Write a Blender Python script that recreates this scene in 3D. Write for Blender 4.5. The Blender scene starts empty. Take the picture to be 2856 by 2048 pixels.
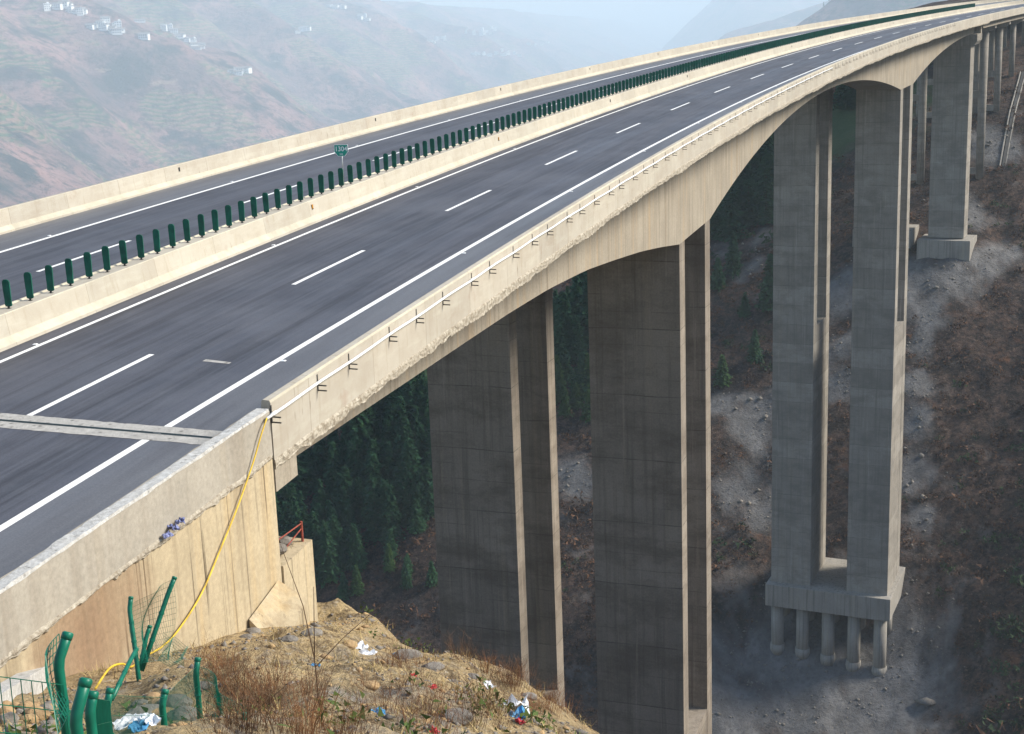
import bpy, math, random
import numpy as np
from mathutils import Vector, Matrix

# ------------------------------------------------------------------ camera
SC = bpy.context.scene
COL = SC.collection
FPX, PITCH, ROLL = 3815.21, 0.228333, 0.037965          # focal length in photo pixels (2856 wide)
cam = bpy.data.cameras.new('camera')
cam.sensor_width = 36.0
cam.lens = FPX / 2856.0 * 36.0
cam.clip_start, cam.clip_end = 0.3, 40000.0
co = bpy.data.objects.new('camera', cam); COL.objects.link(co)
co.matrix_world = Matrix.Rotation(math.pi / 2 - PITCH, 4, 'X') @ Matrix.Rotation(-ROLL, 4, 'Z')
SC.camera = co

# ------------------------------------------------------------------ sky, sun, exposure
SUN_AZ, SUN_EL = math.radians(86.0), math.radians(37.0)  # azimuth from +Y towards +X
w = bpy.data.worlds.new("World"); SC.world = w; w.use_nodes = True
nt = w.node_tree
bg = nt.nodes['Background']
sky = nt.nodes.new('ShaderNodeTexSky'); sky.sky_type = 'NISHITA'; sky.sun_disc = False
sky.sun_elevation, sky.sun_rotation = SUN_EL, SUN_AZ
sky.air_density, sky.dust_density, sky.ozone_density = 1.2, 0.8, 2.0
nt.links.new(sky.outputs[0], bg.inputs[0]); bg.inputs[1].default_value = 0.108
sl = bpy.data.lights.new('sun', 'SUN'); sl.energy = 4.5; sl.angle = math.radians(20); sl.color = (1.0, 0.93, 0.80)
so = bpy.data.objects.new('sun', sl); COL.objects.link(so)
TOSUN = Vector((math.sin(SUN_AZ) * math.cos(SUN_EL), math.cos(SUN_AZ) * math.cos(SUN_EL), math.sin(SUN_EL)))
so.rotation_euler = TOSUN.to_track_quat('Z', 'Y').to_euler()
so.location = (60, 0, 80)
SC.view_settings.view_transform = 'Standard'; SC.view_settings.look = 'None'
SC.view_settings.exposure = 0.77; SC.view_settings.gamma = 1.0
SC.cycles.use_denoising = True
SC.cycles.volume_bounces = 4
SC.cycles.max_bounces = 6

RNG = np.random.default_rng(7)
random.seed(7)

# ------------------------------------------------------------------ road alignment
X0, Y0, Z0, TH0 = -13.583336, 38.381417, -7.792032, 0.3039548
K0, K1, GR, G2, CS = 8.226481e-4, -6.8028e-8, 4.613138e-2, -4.043578e-5, -3.099387e-2
_S = np.linspace(-90, 620, 2841)
_KA = K0 + K1 * np.clip(_S, -60, 340) - .5 * 1.347014e-8 * np.clip(_S, -60, 340)**2      # curvature eases off along the bridge
def _cum(F):
    I = np.concatenate([[0], np.cumsum((F[1:] + F[:-1]) / 2) * (_S[1] - _S[0])]); return I - np.interp(0, _S, I)
_TH = TH0 + _cum(_KA)
_XS, _YS = X0 + _cum(np.sin(_TH)), Y0 + _cum(np.cos(_TH))
def P(s, u, h=0.0):
    """point at station s, offset u to the right of the near left edge line, height h over the pavement"""
    s, u, h = np.broadcast_arrays(np.asarray(s, float), np.asarray(u, float), np.asarray(h, float))
    t = np.interp(s, _S, _TH)
    z = Z0 + GR * s + .5 * G2 * s * s + CS * u + h
    return np.stack([np.interp(s, _S, _XS) + u * np.cos(t), np.interp(s, _S, _YS) - u * np.sin(t), z], -1)
def PZ(s, u, z):
    p = P(s, u); p[..., 2] = z; return p
def heading(s): return float(np.interp(s, _S, _TH))
def to_su(x, y):
    x = np.atleast_1d(np.asarray(x, float)); y = np.atleast_1d(np.asarray(y, float))
    s = (x - X0) * math.sin(.36) + (y - Y0) * math.cos(.36)
    for _ in range(8):
        t = np.interp(s, _S, _TH)
        dx, dy = x - np.interp(s, _S, _XS), y - np.interp(s, _S, _YS)
        u = dx * np.cos(t) - dy * np.sin(t)
        s = np.clip(s + (dx * np.sin(t) + dy * np.cos(t)) / (1 - np.clip(u, -600, 600) * K0), -85, 615)
    return s, u
def ray(x, y):
    """view direction through a point of the photograph (2268 px wide)"""
    k = 2856 / 2268
    a, b = (x * k - 1428) / FPX, -(y * k - 1024) / FPX
    X = a * math.cos(ROLL) + b * math.sin(ROLL); u = -a * math.sin(ROLL) + b * math.cos(ROLL)
    d = np.array([X, math.cos(PITCH) + u * math.sin(PITCH), -math.sin(PITCH) + u * math.cos(PITCH)])
    return d / np.linalg.norm(d)
def PX(x, y, d): return ray(x, y) * d

# ------------------------------------------------------------------ object helpers
def base(o):
    p = np.zeros(3)
    while o is not None: p += np.array(o.location); o = o.parent
    return p
def mesh(name, V, F, m=None, parent=None, smooth=False, uv=None, loc=None, col=None):
    V = np.asarray(V, float).reshape(-1, 3)
    off = np.asarray(loc if loc is not None else base(parent), float); V = V - off
    me = bpy.data.meshes.new(name)
    if isinstance(F, np.ndarray):
        n, k = F.shape
        me.vertices.add(len(V)); me.vertices.foreach_set('co', V.astype(np.float32).ravel())
        me.loops.add(n * k); me.loops.foreach_set('vertex_index', F.astype(np.int32).ravel())
        me.polygons.add(n); me.polygons.foreach_set('loop_start', np.arange(0, n * k, k, dtype=np.int32))
        me.polygons.foreach_set('loop_total', np.full(n, k, np.int32))
        me.update(calc_edges=True); me.validate()
    else:
        me.from_pydata(V.tolist(), [], [list(f) for f in F]); me.update()
    if uv is not None:
        L = me.uv_layers.new(name='su'); li = np.empty(len(me.loops), np.int32); me.loops.foreach_get('vertex_index', li)
        L.data.foreach_set('uv', np.asarray(uv, np.float32)[li].ravel())
    if col is not None:
        a = me.color_attributes.new('ground', 'FLOAT_COLOR', 'POINT')
        a.data.foreach_set('color', np.asarray(col, np.float32).ravel())
    if smooth: me.polygons.foreach_set('use_smooth', np.ones(len(me.polygons), bool))
    if m: me.materials.append(m)
    o = bpy.data.objects.new(name, me); COL.objects.link(o)
    if parent is not None: o.parent = parent; o.location = off - base(parent)
    elif loc is not None: o.location = off
    return o
def tag(o, label=None, cat=None, group=None, kind=None):
    if label: o['label'] = label
    if cat: o['category'] = cat
    if group: o['group'] = group
    if kind: o['kind'] = kind
    return o
def thing(name, label, cat, loc=(0, 0, 0), group=None, rz=0.0):
    o = bpy.data.objects.new(name, None); COL.objects.link(o); o.location = loc; o.rotation_euler = (0, 0, rz)
    o.empty_display_size = .2
    return tag(o, label, cat, group)
def copy_tree(src, loc, rz=0.0, scale=None, label=None, group=None, tilt=None):
    r = src.copy(); COL.objects.link(r); r.location = loc
    r.rotation_euler = (tilt[0], tilt[1], rz) if tilt else (0, 0, rz)
    if scale: r.scale = (scale,) * 3 if not hasattr(scale, '__len__') else scale
    if label: r['label'] = label
    if group: r['group'] = group
    for ch in list(src.children):
        c = ch.copy(); COL.objects.link(c); c.parent = r
        for g in list(ch.children):
            d = g.copy(); COL.objects.link(d); d.parent = c
    return r
class MB:
    """collects shapes for one mesh"""
    def __init__(self): self.V, self.F = [], []
    def add(self, V, F):
        b = len(self.V); self.V += [tuple(v) for v in V]; self.F += [tuple(b + i for i in f) for f in F]
    def hexa(self, c):      # 8 corners: bottom 4 then top 4, both counter-clockwise from above
        self.add(c, [(3, 2, 1, 0), (4, 5, 6, 7), (0, 1, 5, 4), (1, 2, 6, 5), (2, 3, 7, 6), (3, 0, 4, 7)])
    def box(self, c, sx, sy, sz):
        x, y, z = c; a, b, d = sx / 2, sy / 2, sz / 2
        self.hexa([(x-a, y-b, z-d), (x+a, y-b, z-d), (x+a, y+b, z-d), (x-a, y+b, z-d), (x-a, y-b, z+d), (x+a, y-b, z+d), (x+a, y+b, z+d), (x-a, y+b, z+d)])
    def subox(self, s0, s1, u0, u1, h0, h1, zbot=None, ztop=None):   # box in road coordinates
        c = []
        for zz, h in ((zbot, h0), (ztop, h1)):
            for s, u in ((s0, u1), (s1, u1), (s1, u0), (s0, u0)):
                p = P(s, u, h if h is not None else 0)
                if zz is not None: p[2] = zz
                c.append(tuple(p))
        self.hexa(c)
    def tube(self, pts, r, n=6, cap=True):
        pts = [Vector(p) for p in pts]; rs = r if hasattr(r, '__len__') else [r] * len(pts)
        V, F = [], []
        for i, p in enumerate(pts):
            t = (pts[min(i + 1, len(pts) - 1)] - pts[max(i - 1, 0)]).normalized()
            a = t.orthogonal() if i == 0 else (ax - t * ax.dot(t))
            ax = a.normalized(); b = t.cross(ax)
            for k in range(n):
                q = 2 * math.pi * k / n
                V.append(p + (ax * math.cos(q) + b * math.sin(q)) * rs[i])
        for i in range(len(pts) - 1):
            for k in range(n):
                F.append((i*n + k, i*n + (k+1) % n, (i+1)*n + (k+1) % n, (i+1)*n + k))
        if cap: F += [tuple(range(n))[::-1], tuple(range((len(pts)-1)*n, len(pts)*n))]
        self.add(V, F)
    def build(self, name, m, parent=None, smooth=False, loc=None):
        return mesh(name, self.V, self.F, m, parent, smooth, loc=loc)
def sweep(name, prof, ss, m, parent=None, closed=True, smooth=False, caps=True):
    """sweep a (u,h) profile along the stations; prof may be a function of s. UV = (s, length round the profile)"""
    ss = np.asarray(ss, float); f = prof if callable(prof) else (lambda s: prof)
    n = len(f(ss[0])); V = []; UV = []
    for s in ss:
        p = np.asarray(f(s), float); V.append(P(s, p[:, 0], p[:, 1]))
        d = np.concatenate([[0], np.cumsum(np.hypot(*np.diff(p, axis=0).T))]); UV.append(np.stack([np.full(n, s), d], 1))
    V = np.concatenate(V); UV = np.concatenate(UV); F = []
    for i in range(len(ss) - 1):
        for j in range(n if closed else n - 1):
            k = (j + 1) % n; F.append((i*n + j, i*n + k, (i+1)*n + k, (i+1)*n + j))
    if closed and caps: F += [tuple(range(n))[::-1], tuple(range((len(ss)-1)*n, len(ss)*n))]
    return mesh(name, V, F, m, parent, smooth, uv=UV)

# ------------------------------------------------------------------ materials
class NB:
    def __init__(self, name, rough=.85, spec=.3):
        self.m = bpy.data.materials.new(name); self.m.use_nodes = True; self.t = self.m.node_tree
        self.b = self.t.nodes['Principled BSDF']; self.b.inputs['Roughness'].default_value = rough
        self.b.inputs['Specular IOR Level'].default_value = spec
        self._p = None
    def n(self, typ, **kw):
        x = self.t.nodes.new(typ)
        for k, v in kw.items(): setattr(x, k, v)
        return x
    def L(self, a, b): self.t.links.new(a, b)
    def setin(self, sock, v):
        if hasattr(v, 'is_output') or isinstance(v, bpy.types.NodeSocket): self.L(v, sock)
        else: sock.default_value = v
    def pos(self):
        if not self._p: self._p = self.n('ShaderNodeNewGeometry').outputs['Position']
        return self._p
    def uv(self): return self.n('ShaderNodeUVMap', uv_map='su').outputs[0]
    def mapp(self, v, scale, loc=(0, 0, 0)):
        x = self.n('ShaderNodeMapping'); self.L(v, x.inputs[0]); x.inputs['Scale'].default_value = scale; x.inputs['Location'].default_value = loc
        return x.outputs[0]
    def noise(self, v, scale, detail=4, rough=.55, dist=0.0):
        x = self.n('ShaderNodeTexNoise'); self.L(v, x.inputs['Vector']); x.inputs['Scale'].default_value = scale
        x.inputs['Detail'].default_value = detail; x.inputs['Roughness'].default_value = rough; x.inputs['Distortion'].default_value = dist
        return x.outputs['Fac']
    def voro(self, v, scale, feat='F1', out='Distance'):
        x = self.n('ShaderNodeTexVoronoi', feature=feat); self.L(v, x.inputs['Vector']); x.inputs['Scale'].default_value = scale
        return x.outputs[out]
    def ramp(self, f, a, b, lo=0.0, hi=1.0):
        x = self.n('ShaderNodeMapRange'); self.L(f, x.inputs[0])
        for i, v in enumerate((a, b, lo, hi)): x.inputs[1 + i].default_value = v
        return x.outputs[0]
    def math(self, op, a, b=0.0):
        x = self.n('ShaderNodeMath', operation=op); self.setin(x.inputs[0], a); self.setin(x.inputs[1], b); return x.outputs[0]
    def mix(self, f, a, b, mode='MIX'):
        x = self.n('ShaderNodeMix', data_type='RGBA', blend_type=mode)
        self.setin(x.inputs[0], f)
        for i, v in ((6, a), (7, b)):
            self.setin(x.inputs[i], v if isinstance(v, bpy.types.NodeSocket) else (*v[:3], 1.0))
        return x.outputs[2]
    def sep(self, v):
        x = self.n('ShaderNodeSeparateXYZ'); self.L(v, x.inputs[0]); return x.outputs
    def white(self, w):
        x = self.n('ShaderNodeTexWhiteNoise', noise_dimensions='1D'); self.L(w, x.inputs['W']); return x.outputs[0]
    def color(self, c): self.setin(self.b.inputs['Base Color'], c if isinstance(c, bpy.types.NodeSocket) else (*c[:3], 1.0))
    def bump(self, h, strength=.3, dist=.02):
        x = self.n('ShaderNodeBump'); self.L(h, x.inputs['Height']); x.inputs['Strength'].default_value = strength; x.inputs['Distance'].default_value = dist
        self.L(x.outputs[0], self.b.inputs['Normal'])
def plain(name, c, rough=.6, metal=0.0, var=.12, scale=6.0):
    k = NB(name, rough); k.b.inputs['Metallic'].default_value = metal
    f = k.noise(k.pos(), scale, 4)
    k.color(k.mix(k.ramp(f, .35, .65), tuple(v * (1 - var) for v in c), tuple(min(1, v * (1 + var)) for v in c))); return k.m
def concrete(name, base, dark, warm, lift=0.0, streak=.5, fine=1.0, boards=0.0, stain=None):
    """cast concrete: cloudy tone, runs of water down the face, formwork lifts"""
    k = NB(name, .9, .25); p = k.pos()
    c = k.mix(k.ramp(k.noise(p, .35, 5, .6), .35, .68), base, tuple(v * .8 for v in base))
    st = k.ramp(k.noise(k.mapp(p, (1.7, 1.7, .05)), 1.6, 5, .62), .50, .72)
    c = k.mix(k.math('MULTIPLY', st, streak), c, dark)
    st2 = k.ramp(k.noise(k.mapp(p, (1.1, 1.1, .035), (7, 3, 1)), 1.3, 4, .6), .54, .75)
    c = k.mix(k.math('MULTIPLY', st2, streak * .9), c, warm)
    if boards:
        x = k.noise(k.mapp(p, (5.0, 5.0, .02), (2, 9, 0)), 1.5, 4, .8); gate = k.ramp(k.noise(k.mapp(p, (1.6, 1.6, .35), (4, 1, 0)), .9, 4), .44, .58)
        c = k.mix(k.math('MULTIPLY', k.ramp(x, .57, .64, 0, boards), gate), c, tuple(v * .4 for v in dark))
    if lift:
        z = k.math('ADD', k.sep(p)[2], k.math('MULTIPLY', k.noise(p, .12, 2), .5)); q = k.math('DIVIDE', z, lift)
        wn = k.white(k.math('FLOOR', q)); c = k.mix(.7, c, k.mix(wn, (.72, .71, .70), (1.10, 1.10, 1.10)), 'MULTIPLY')
        fr = k.math('FRACT', q); seam = k.math('LESS_THAN', fr, .07 / lift)
        c = k.mix(k.math('MULTIPLY', k.math('MULTIPLY', seam, k.ramp(k.noise(p, .6, 3), .35, .6)), .8), c, tuple(v * .35 for v in base))
        f2 = k.math('FRACT', k.math('DIVIDE', z, lift * .25)); s2 = k.math('MULTIPLY', k.math('LESS_THAN', f2, .05), k.ramp(k.noise(k.mapp(p, (.6, .6, 1.5), (3, 0, 0)), .5, 4), .45, .6))
        c = k.mix(k.math('MULTIPLY', s2, .5), c, dark)
        bl = k.ramp(k.noise(k.mapp(p, (.45, .45, 1.0)), .5, 6, .7), .46, .64); c = k.mix(k.math('MULTIPLY', bl, .6), c, dark)
        pl = k.ramp(k.noise(k.mapp(p, (2.2, 2.2, .09), (1, 8, 0)), 1.0, 6, .7), .58, .72); c = k.mix(k.math('MULTIPLY', pl, .45), c, tuple(min(1, v * 1.5) for v in base))
    if stain:           # splashed earth drying on the wall
        for (cx, cy, cz), r, col in stain:
            v = k.n('ShaderNodeVectorMath', operation='DISTANCE'); k.L(p, v.inputs[0]); v.inputs[1].default_value = (cx, cy, cz)
            e = k.math('ADD', v.outputs['Value'], k.math('MULTIPLY', k.noise(k.mapp(p, (1.5, 1.5, .5)), 1.2, 5, .7), -1.6))
            c = k.mix(k.math('MULTIPLY', k.ramp(e, r - .35, r - 1.3), .65), c, k.mix(k.noise(k.mapp(p, (6, 6, .4)), 1.0, 4, .7), tuple(v_ * .7 for v_ in col), tuple(v_ * 1.3 for v_ in col)))
    sp = k.ramp(k.noise(p, 9 * fine, 4, .7), .3, .75, .82, 1.12)
    x = k.n('ShaderNodeMix', data_type='RGBA', blend_type='MULTIPLY'); x.inputs[0].default_value = 1; k.L(c, x.inputs[6]); k.L(sp, x.inputs[7])
    pit = k.ramp(k.voro(k.mapp(p, (1, 1, .8)), 1.3), .0, .055, .45, 1)
    y = k.n('ShaderNodeMix', data_type='RGBA', blend_type='MULTIPLY'); y.inputs[0].default_value = .7; k.L(x.outputs[2], y.inputs[6]); k.L(pit, y.inputs[7])
    k.color(y.outputs[2]); k.bump(k.noise(p, 14, 5, .7), .25, .02); return k.m

M = {}
M['girder'] = concrete('girder_concrete', (.36, .315, .25), (.19, .15, .11), (.40, .285, .165), streak=.85, boards=.5)
M['pier'] = concrete('pier_concrete', (.30, .258, .212), (.125, .098, .075), (.36, .30, .22), lift=4.5, streak=.6, boards=.3)
M['pierlit'] = concrete('lit_pier_concrete', (.345, .315, .275), (.16, .145, .125), (.38, .33, .26), lift=3.0, streak=.6, boards=.25)  # own pour bands; paler, cooler base puts the brighter open light into its colour
M['abutment'] = concrete('abutment_concrete', (.48, .395, .265), (.25, .19, .12), (.48, .34, .17), streak=.8, boards=1.0, stain=[(tuple(P(-12.9, 10.38, -.95)), 1.25, (.24, .155, .095)), (tuple(P(-14.0, 10.38, -1.0)), 1.1, (.25, .16, .10))])
M['cap'] = concrete('foundation_concrete', (.34, .315, .28), (.14, .13, .115), (.38, .34, .27), streak=.9)
M['upper'] = concrete('upper_wall_concrete', (.38, .345, .29), (.25, .21, .165), (.34, .29, .22), streak=.6)
def barrier_mat():
    k = NB('barrier_concrete', .88, .25); uv = k.uv(); s, v, _ = k.sep(uv); p = k.pos()
    c = k.mix(k.ramp(k.noise(p, .8, 5, .65), .32, .7), (.44, .405, .345), (.37, .325, .265))
    pat = k.ramp(k.noise(k.mapp(uv, (.35, 2.2, 1)), 1.0, 5, .7), .5, .68); c = k.mix(k.math('MULTIPLY', pat, .5), c, (.50, .475, .40))
    stk = k.ramp(k.noise(k.mapp(p, (3.2, 3.2, .25)), 1.5, 4, .65), .56, .72); c = k.mix(k.math('MULTIPLY', stk, .5), c, (.30, .25, .18))
    grime = k.ramp(k.noise(k.mapp(uv, (.12, .5, 1), (5, 2, 0)), 1.0, 5, .7), .62, .74); c = k.mix(k.math('MULTIPLY', grime, .5), c, (.27, .21, .15))
    j = k.math('LESS_THAN', k.math('FRACT', k.math('DIVIDE', s, 4.0)), .006); c = k.mix(k.math('MULTIPLY', j, .55), c, (.16, .13, .1))
    crk = k.ramp(k.noise(k.mapp(uv, (7.0, .9, 1)), 1.0, 2, .5), .66, .70); gate = k.ramp(k.noise(k.mapp(uv, (.12, .4, 1)), 1.0, 3), .50, .6)
    c = k.mix(k.math('MULTIPLY', k.math('MULTIPLY', crk, gate), .7), c, (.15, .12, .085))
    nz = k.sep(k.n('ShaderNodeNewGeometry').outputs['Normal'])[2]; low = k.math('MULTIPLY', k.ramp(nz, .12, .3), k.ramp(nz, .85, .7)); c = k.mix(k.math('MULTIPLY', low, .75), c, k.mix(k.ramp(k.noise(p, 1.5, 5, .7), .35, .65), (.55, .51, .40), (.42, .385, .30)))  # sloped foot painted paler cream: light on its upward tilt put into the colour
    pk = k.ramp(k.noise(k.mapp(p, (1, 1, 1), (11, 0, 0)), .5, 4, .6), .66, .72); c = k.mix(k.math('MULTIPLY', pk, .35), c, (.30, .20, .15))
    wn = k.white(k.math('FLOOR', k.math('DIVIDE', s, 4.0))); c = k.mix(.6, c, k.mix(wn, (.86, .86, .86), (1.08, 1.07, 1.05)), 'MULTIPLY')
    k.color(c); k.bump(k.noise(p, 16, 4, .7), .25, .015); return k.m
M['barrier'] = barrier_mat()
def rough_conc(name, a, b, scale=7.0):
    k = NB(name, .95, .2); p = k.pos(); c = k.mix(k.ramp(k.noise(p, scale, 5, .7), .35, .65), a, b)
    ho = k.ramp(k.voro(p, scale * .7), .05, .25, .35, 1); x = k.n('ShaderNodeMix', data_type='RGBA', blend_type='MULTIPLY'); x.inputs[0].default_value = .8
    k.L(c, x.inputs[6]); k.L(ho, x.inputs[7]); k.color(x.outputs[2]); k.bump(k.noise(p, scale * 2, 5, .75), .8, .05); return k.m
M['broken'] = rough_conc('broken_concrete', (.50, .455, .375), (.24, .20, .15), 7.0)
M['coping'] = rough_conc('coping_mortar', (.60, .59, .57), (.40, .385, .36), 8.0)
def asphalt_mat():
    k = NB('asphalt', .62, .45); uv = k.uv(); s, u, _ = k.sep(uv); p = k.pos()
    c = k.mix(k.ramp(k.noise(k.mapp(uv, (.035, .9, 1)), 1.0, 5, .62), .32, .68), (.028, .028, .036), (.070, .071, .088))
    c = k.mix(k.ramp(k.noise(p, .22, 5, .65), .44, .66, 0, .6), c, (.094, .096, .112))
    c = k.mix(k.ramp(k.noise(k.mapp(uv, (.16, 5.5, 1), (4, 0, 0)), 1.0, 5, .7), .42, .66, 0, .55), c, (.100, .101, .118)); c = k.mix(k.ramp(k.noise(k.mapp(uv, (.05, 2.2, 1), (9, 7, 0)), 1.0, 5, .7), .52, .66, 0, .7), c, (.030, .028, .034))
    sh = k.math('MULTIPLY', k.math('GREATER_THAN', u, 7.55), k.ramp(k.noise(k.mapp(uv, (.07, .7, 1)), 1.0, 5, .7), .3, .62, .35, 1))
    c = k.mix(k.math('MULTIPLY', sh, .85), c, (.135, .140, .155))
    edge = k.math('MULTIPLY', k.ramp(u, 9.2, 10.0), k.ramp(k.noise(p, 1.2, 5), .3, .6)); c = k.mix(k.math('MULTIPLY', edge, .55), c, (.19, .18, .165))
    sp = k.ramp(k.noise(p, 26, 3, .7), .3, .7, .78, 1.2); x = k.n('ShaderNodeMix', data_type='RGBA', blend_type='MULTIPLY'); x.inputs[0].default_value = 1
    k.L(c, x.inputs[6]); k.L(sp, x.inputs[7]); k.color(x.outputs[2]); k.bump(k.noise(p, 40, 3, .7), .25, .01)
    k.L(k.ramp(k.noise(k.mapp(uv, (.05, .8, 1)), 1.0, 4), .3, .7, .52, .72), k.b.inputs['Roughness']); return k.m
M['asphalt'] = asphalt_mat()
def paint():
    k = NB('road_paint', .55, .4); p = k.pos(); wv = k.ramp(k.noise(p, 8, 5, .75), .28, .46)
    k.color(k.mix(wv, (.50, .49, .47), (.80, .79, .76))); return k.m
M['paint'] = paint()
M['jointconc'] = rough_conc('joint_concrete', (.46, .44, .41), (.33, .315, .29), 5.0)
M['steel'] = plain('dark_steel', (.06, .058, .055), .6, .4)
M['rail'] = plain('joint_steel', (.05, .07, .07), .5, .5)
M['pipe'] = plain('white_pipe', (.78, .79, .80), .35, 0, .04)
M['yellow'] = plain('yellow_hose', (.60, .40, .035), .5, 0, .3, 3)
M['slat'] = plain('green_slat', (.003, .085, .056), .75, 0, .25, 3)
M['signgreen'] = plain('sign_green', (.01, .30, .22), .4, 0, .05)
M['signwhite'] = plain('sign_white', (.8, .8, .8), .4, 0, .02)
M['galv'] = plain('galvanised_steel', (.42, .43, .43), .45, .6)
M['fence'] = plain('fence_green', (.005, .125, .078), .38, 0, .15, 9)
M['amber'] = plain('amber_reflector', (.45, .2, .02), .3)
M['blackr'] = plain('dark_reflector', (.03, .03, .03), .4)
M['redrail'] = plain('rusty_rail', (.25, .06, .04), .8, 0, .3, 20)
M['bluebag'] = plain('blue_plastic', (.16, .18, .34), .6, 0, .35, 20)
M['wbag'] = plain('white_plastic', (.75, .77, .8), .4, 0, .15, 9)
M['redbag'] = plain('red_scrap', (.5, .04, .05), .6, 0, .2)
M['cyanbag'] = plain('pale_blue_scrap', (.08, .28, .5), .5, 0, .2)
M['bark'] = plain('bark', (.07, .05, .035), .95, 0, .3, 4)
def leafm(name, a, b, scale=.8, trans=0.0):
    k = NB(name, .8, .2); f = k.noise(k.n('ShaderNodeTexCoord').outputs['Object'], scale, 4, .7)
    r = k.n('ShaderNodeObjectInfo').outputs['Random']
    c = k.mix(k.ramp(f, .32, .68), a, b); k.color(k.mix(.7, c, k.mix(r, (.65, .72, .7), (1.25, 1.15, 1.0)), 'MULTIPLY')); return k.m
M['needle'] = leafm('conifer_needles', (.014, .056, .027), (.042, .112, .045), .5)
M['needle2'] = leafm('young_needles', (.030, .075, .022), (.065, .13, .035), .5)
M['twig'] = leafm('dry_twigs', (.16, .068, .032), (.27, .135, .06), 2.0)
M['twigd'] = leafm('dark_twigs', (.10, .055, .035), (.18, .10, .055), 2.0)
M['bush'] = leafm('winter_scrub', (.040, .023, .018), (.150, .078, .046), .12)
M['bushg'] = leafm('evergreen_scrub', (.018, .036, .016), (.045, .075, .03), .2)
M['grass'] = leafm('dry_grass', (.38, .27, .12), (.56, .43, .22), 1.0)
M['weed'] = leafm('green_weed', (.05, .085, .02), (.11, .15, .04), 1.0)
M['rockm'] = rough_conc('field_stone', (.25, .225, .195), (.15, .135, .12), 3.0)
M['rockw'] = rough_conc('tan_stone', (.42, .29, .15), (.30, .20, .11), 3.0)
M['houseW'] = plain('limewash', (.80, .80, .78), .8, 0, .05, .3)
M['roofT'] = plain('grey_tiles', (.24, .22, .21), .9, 0, .2, .5)
M['glassd'] = plain('window_dark', (.05, .055, .06), .3)

def ordinal(n):
    return '%d%s' % (n, 'th' if 10 <= n % 100 <= 20 else {1: 'st', 2: 'nd', 3: 'rd'}.get(n % 10, 'th'))

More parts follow.
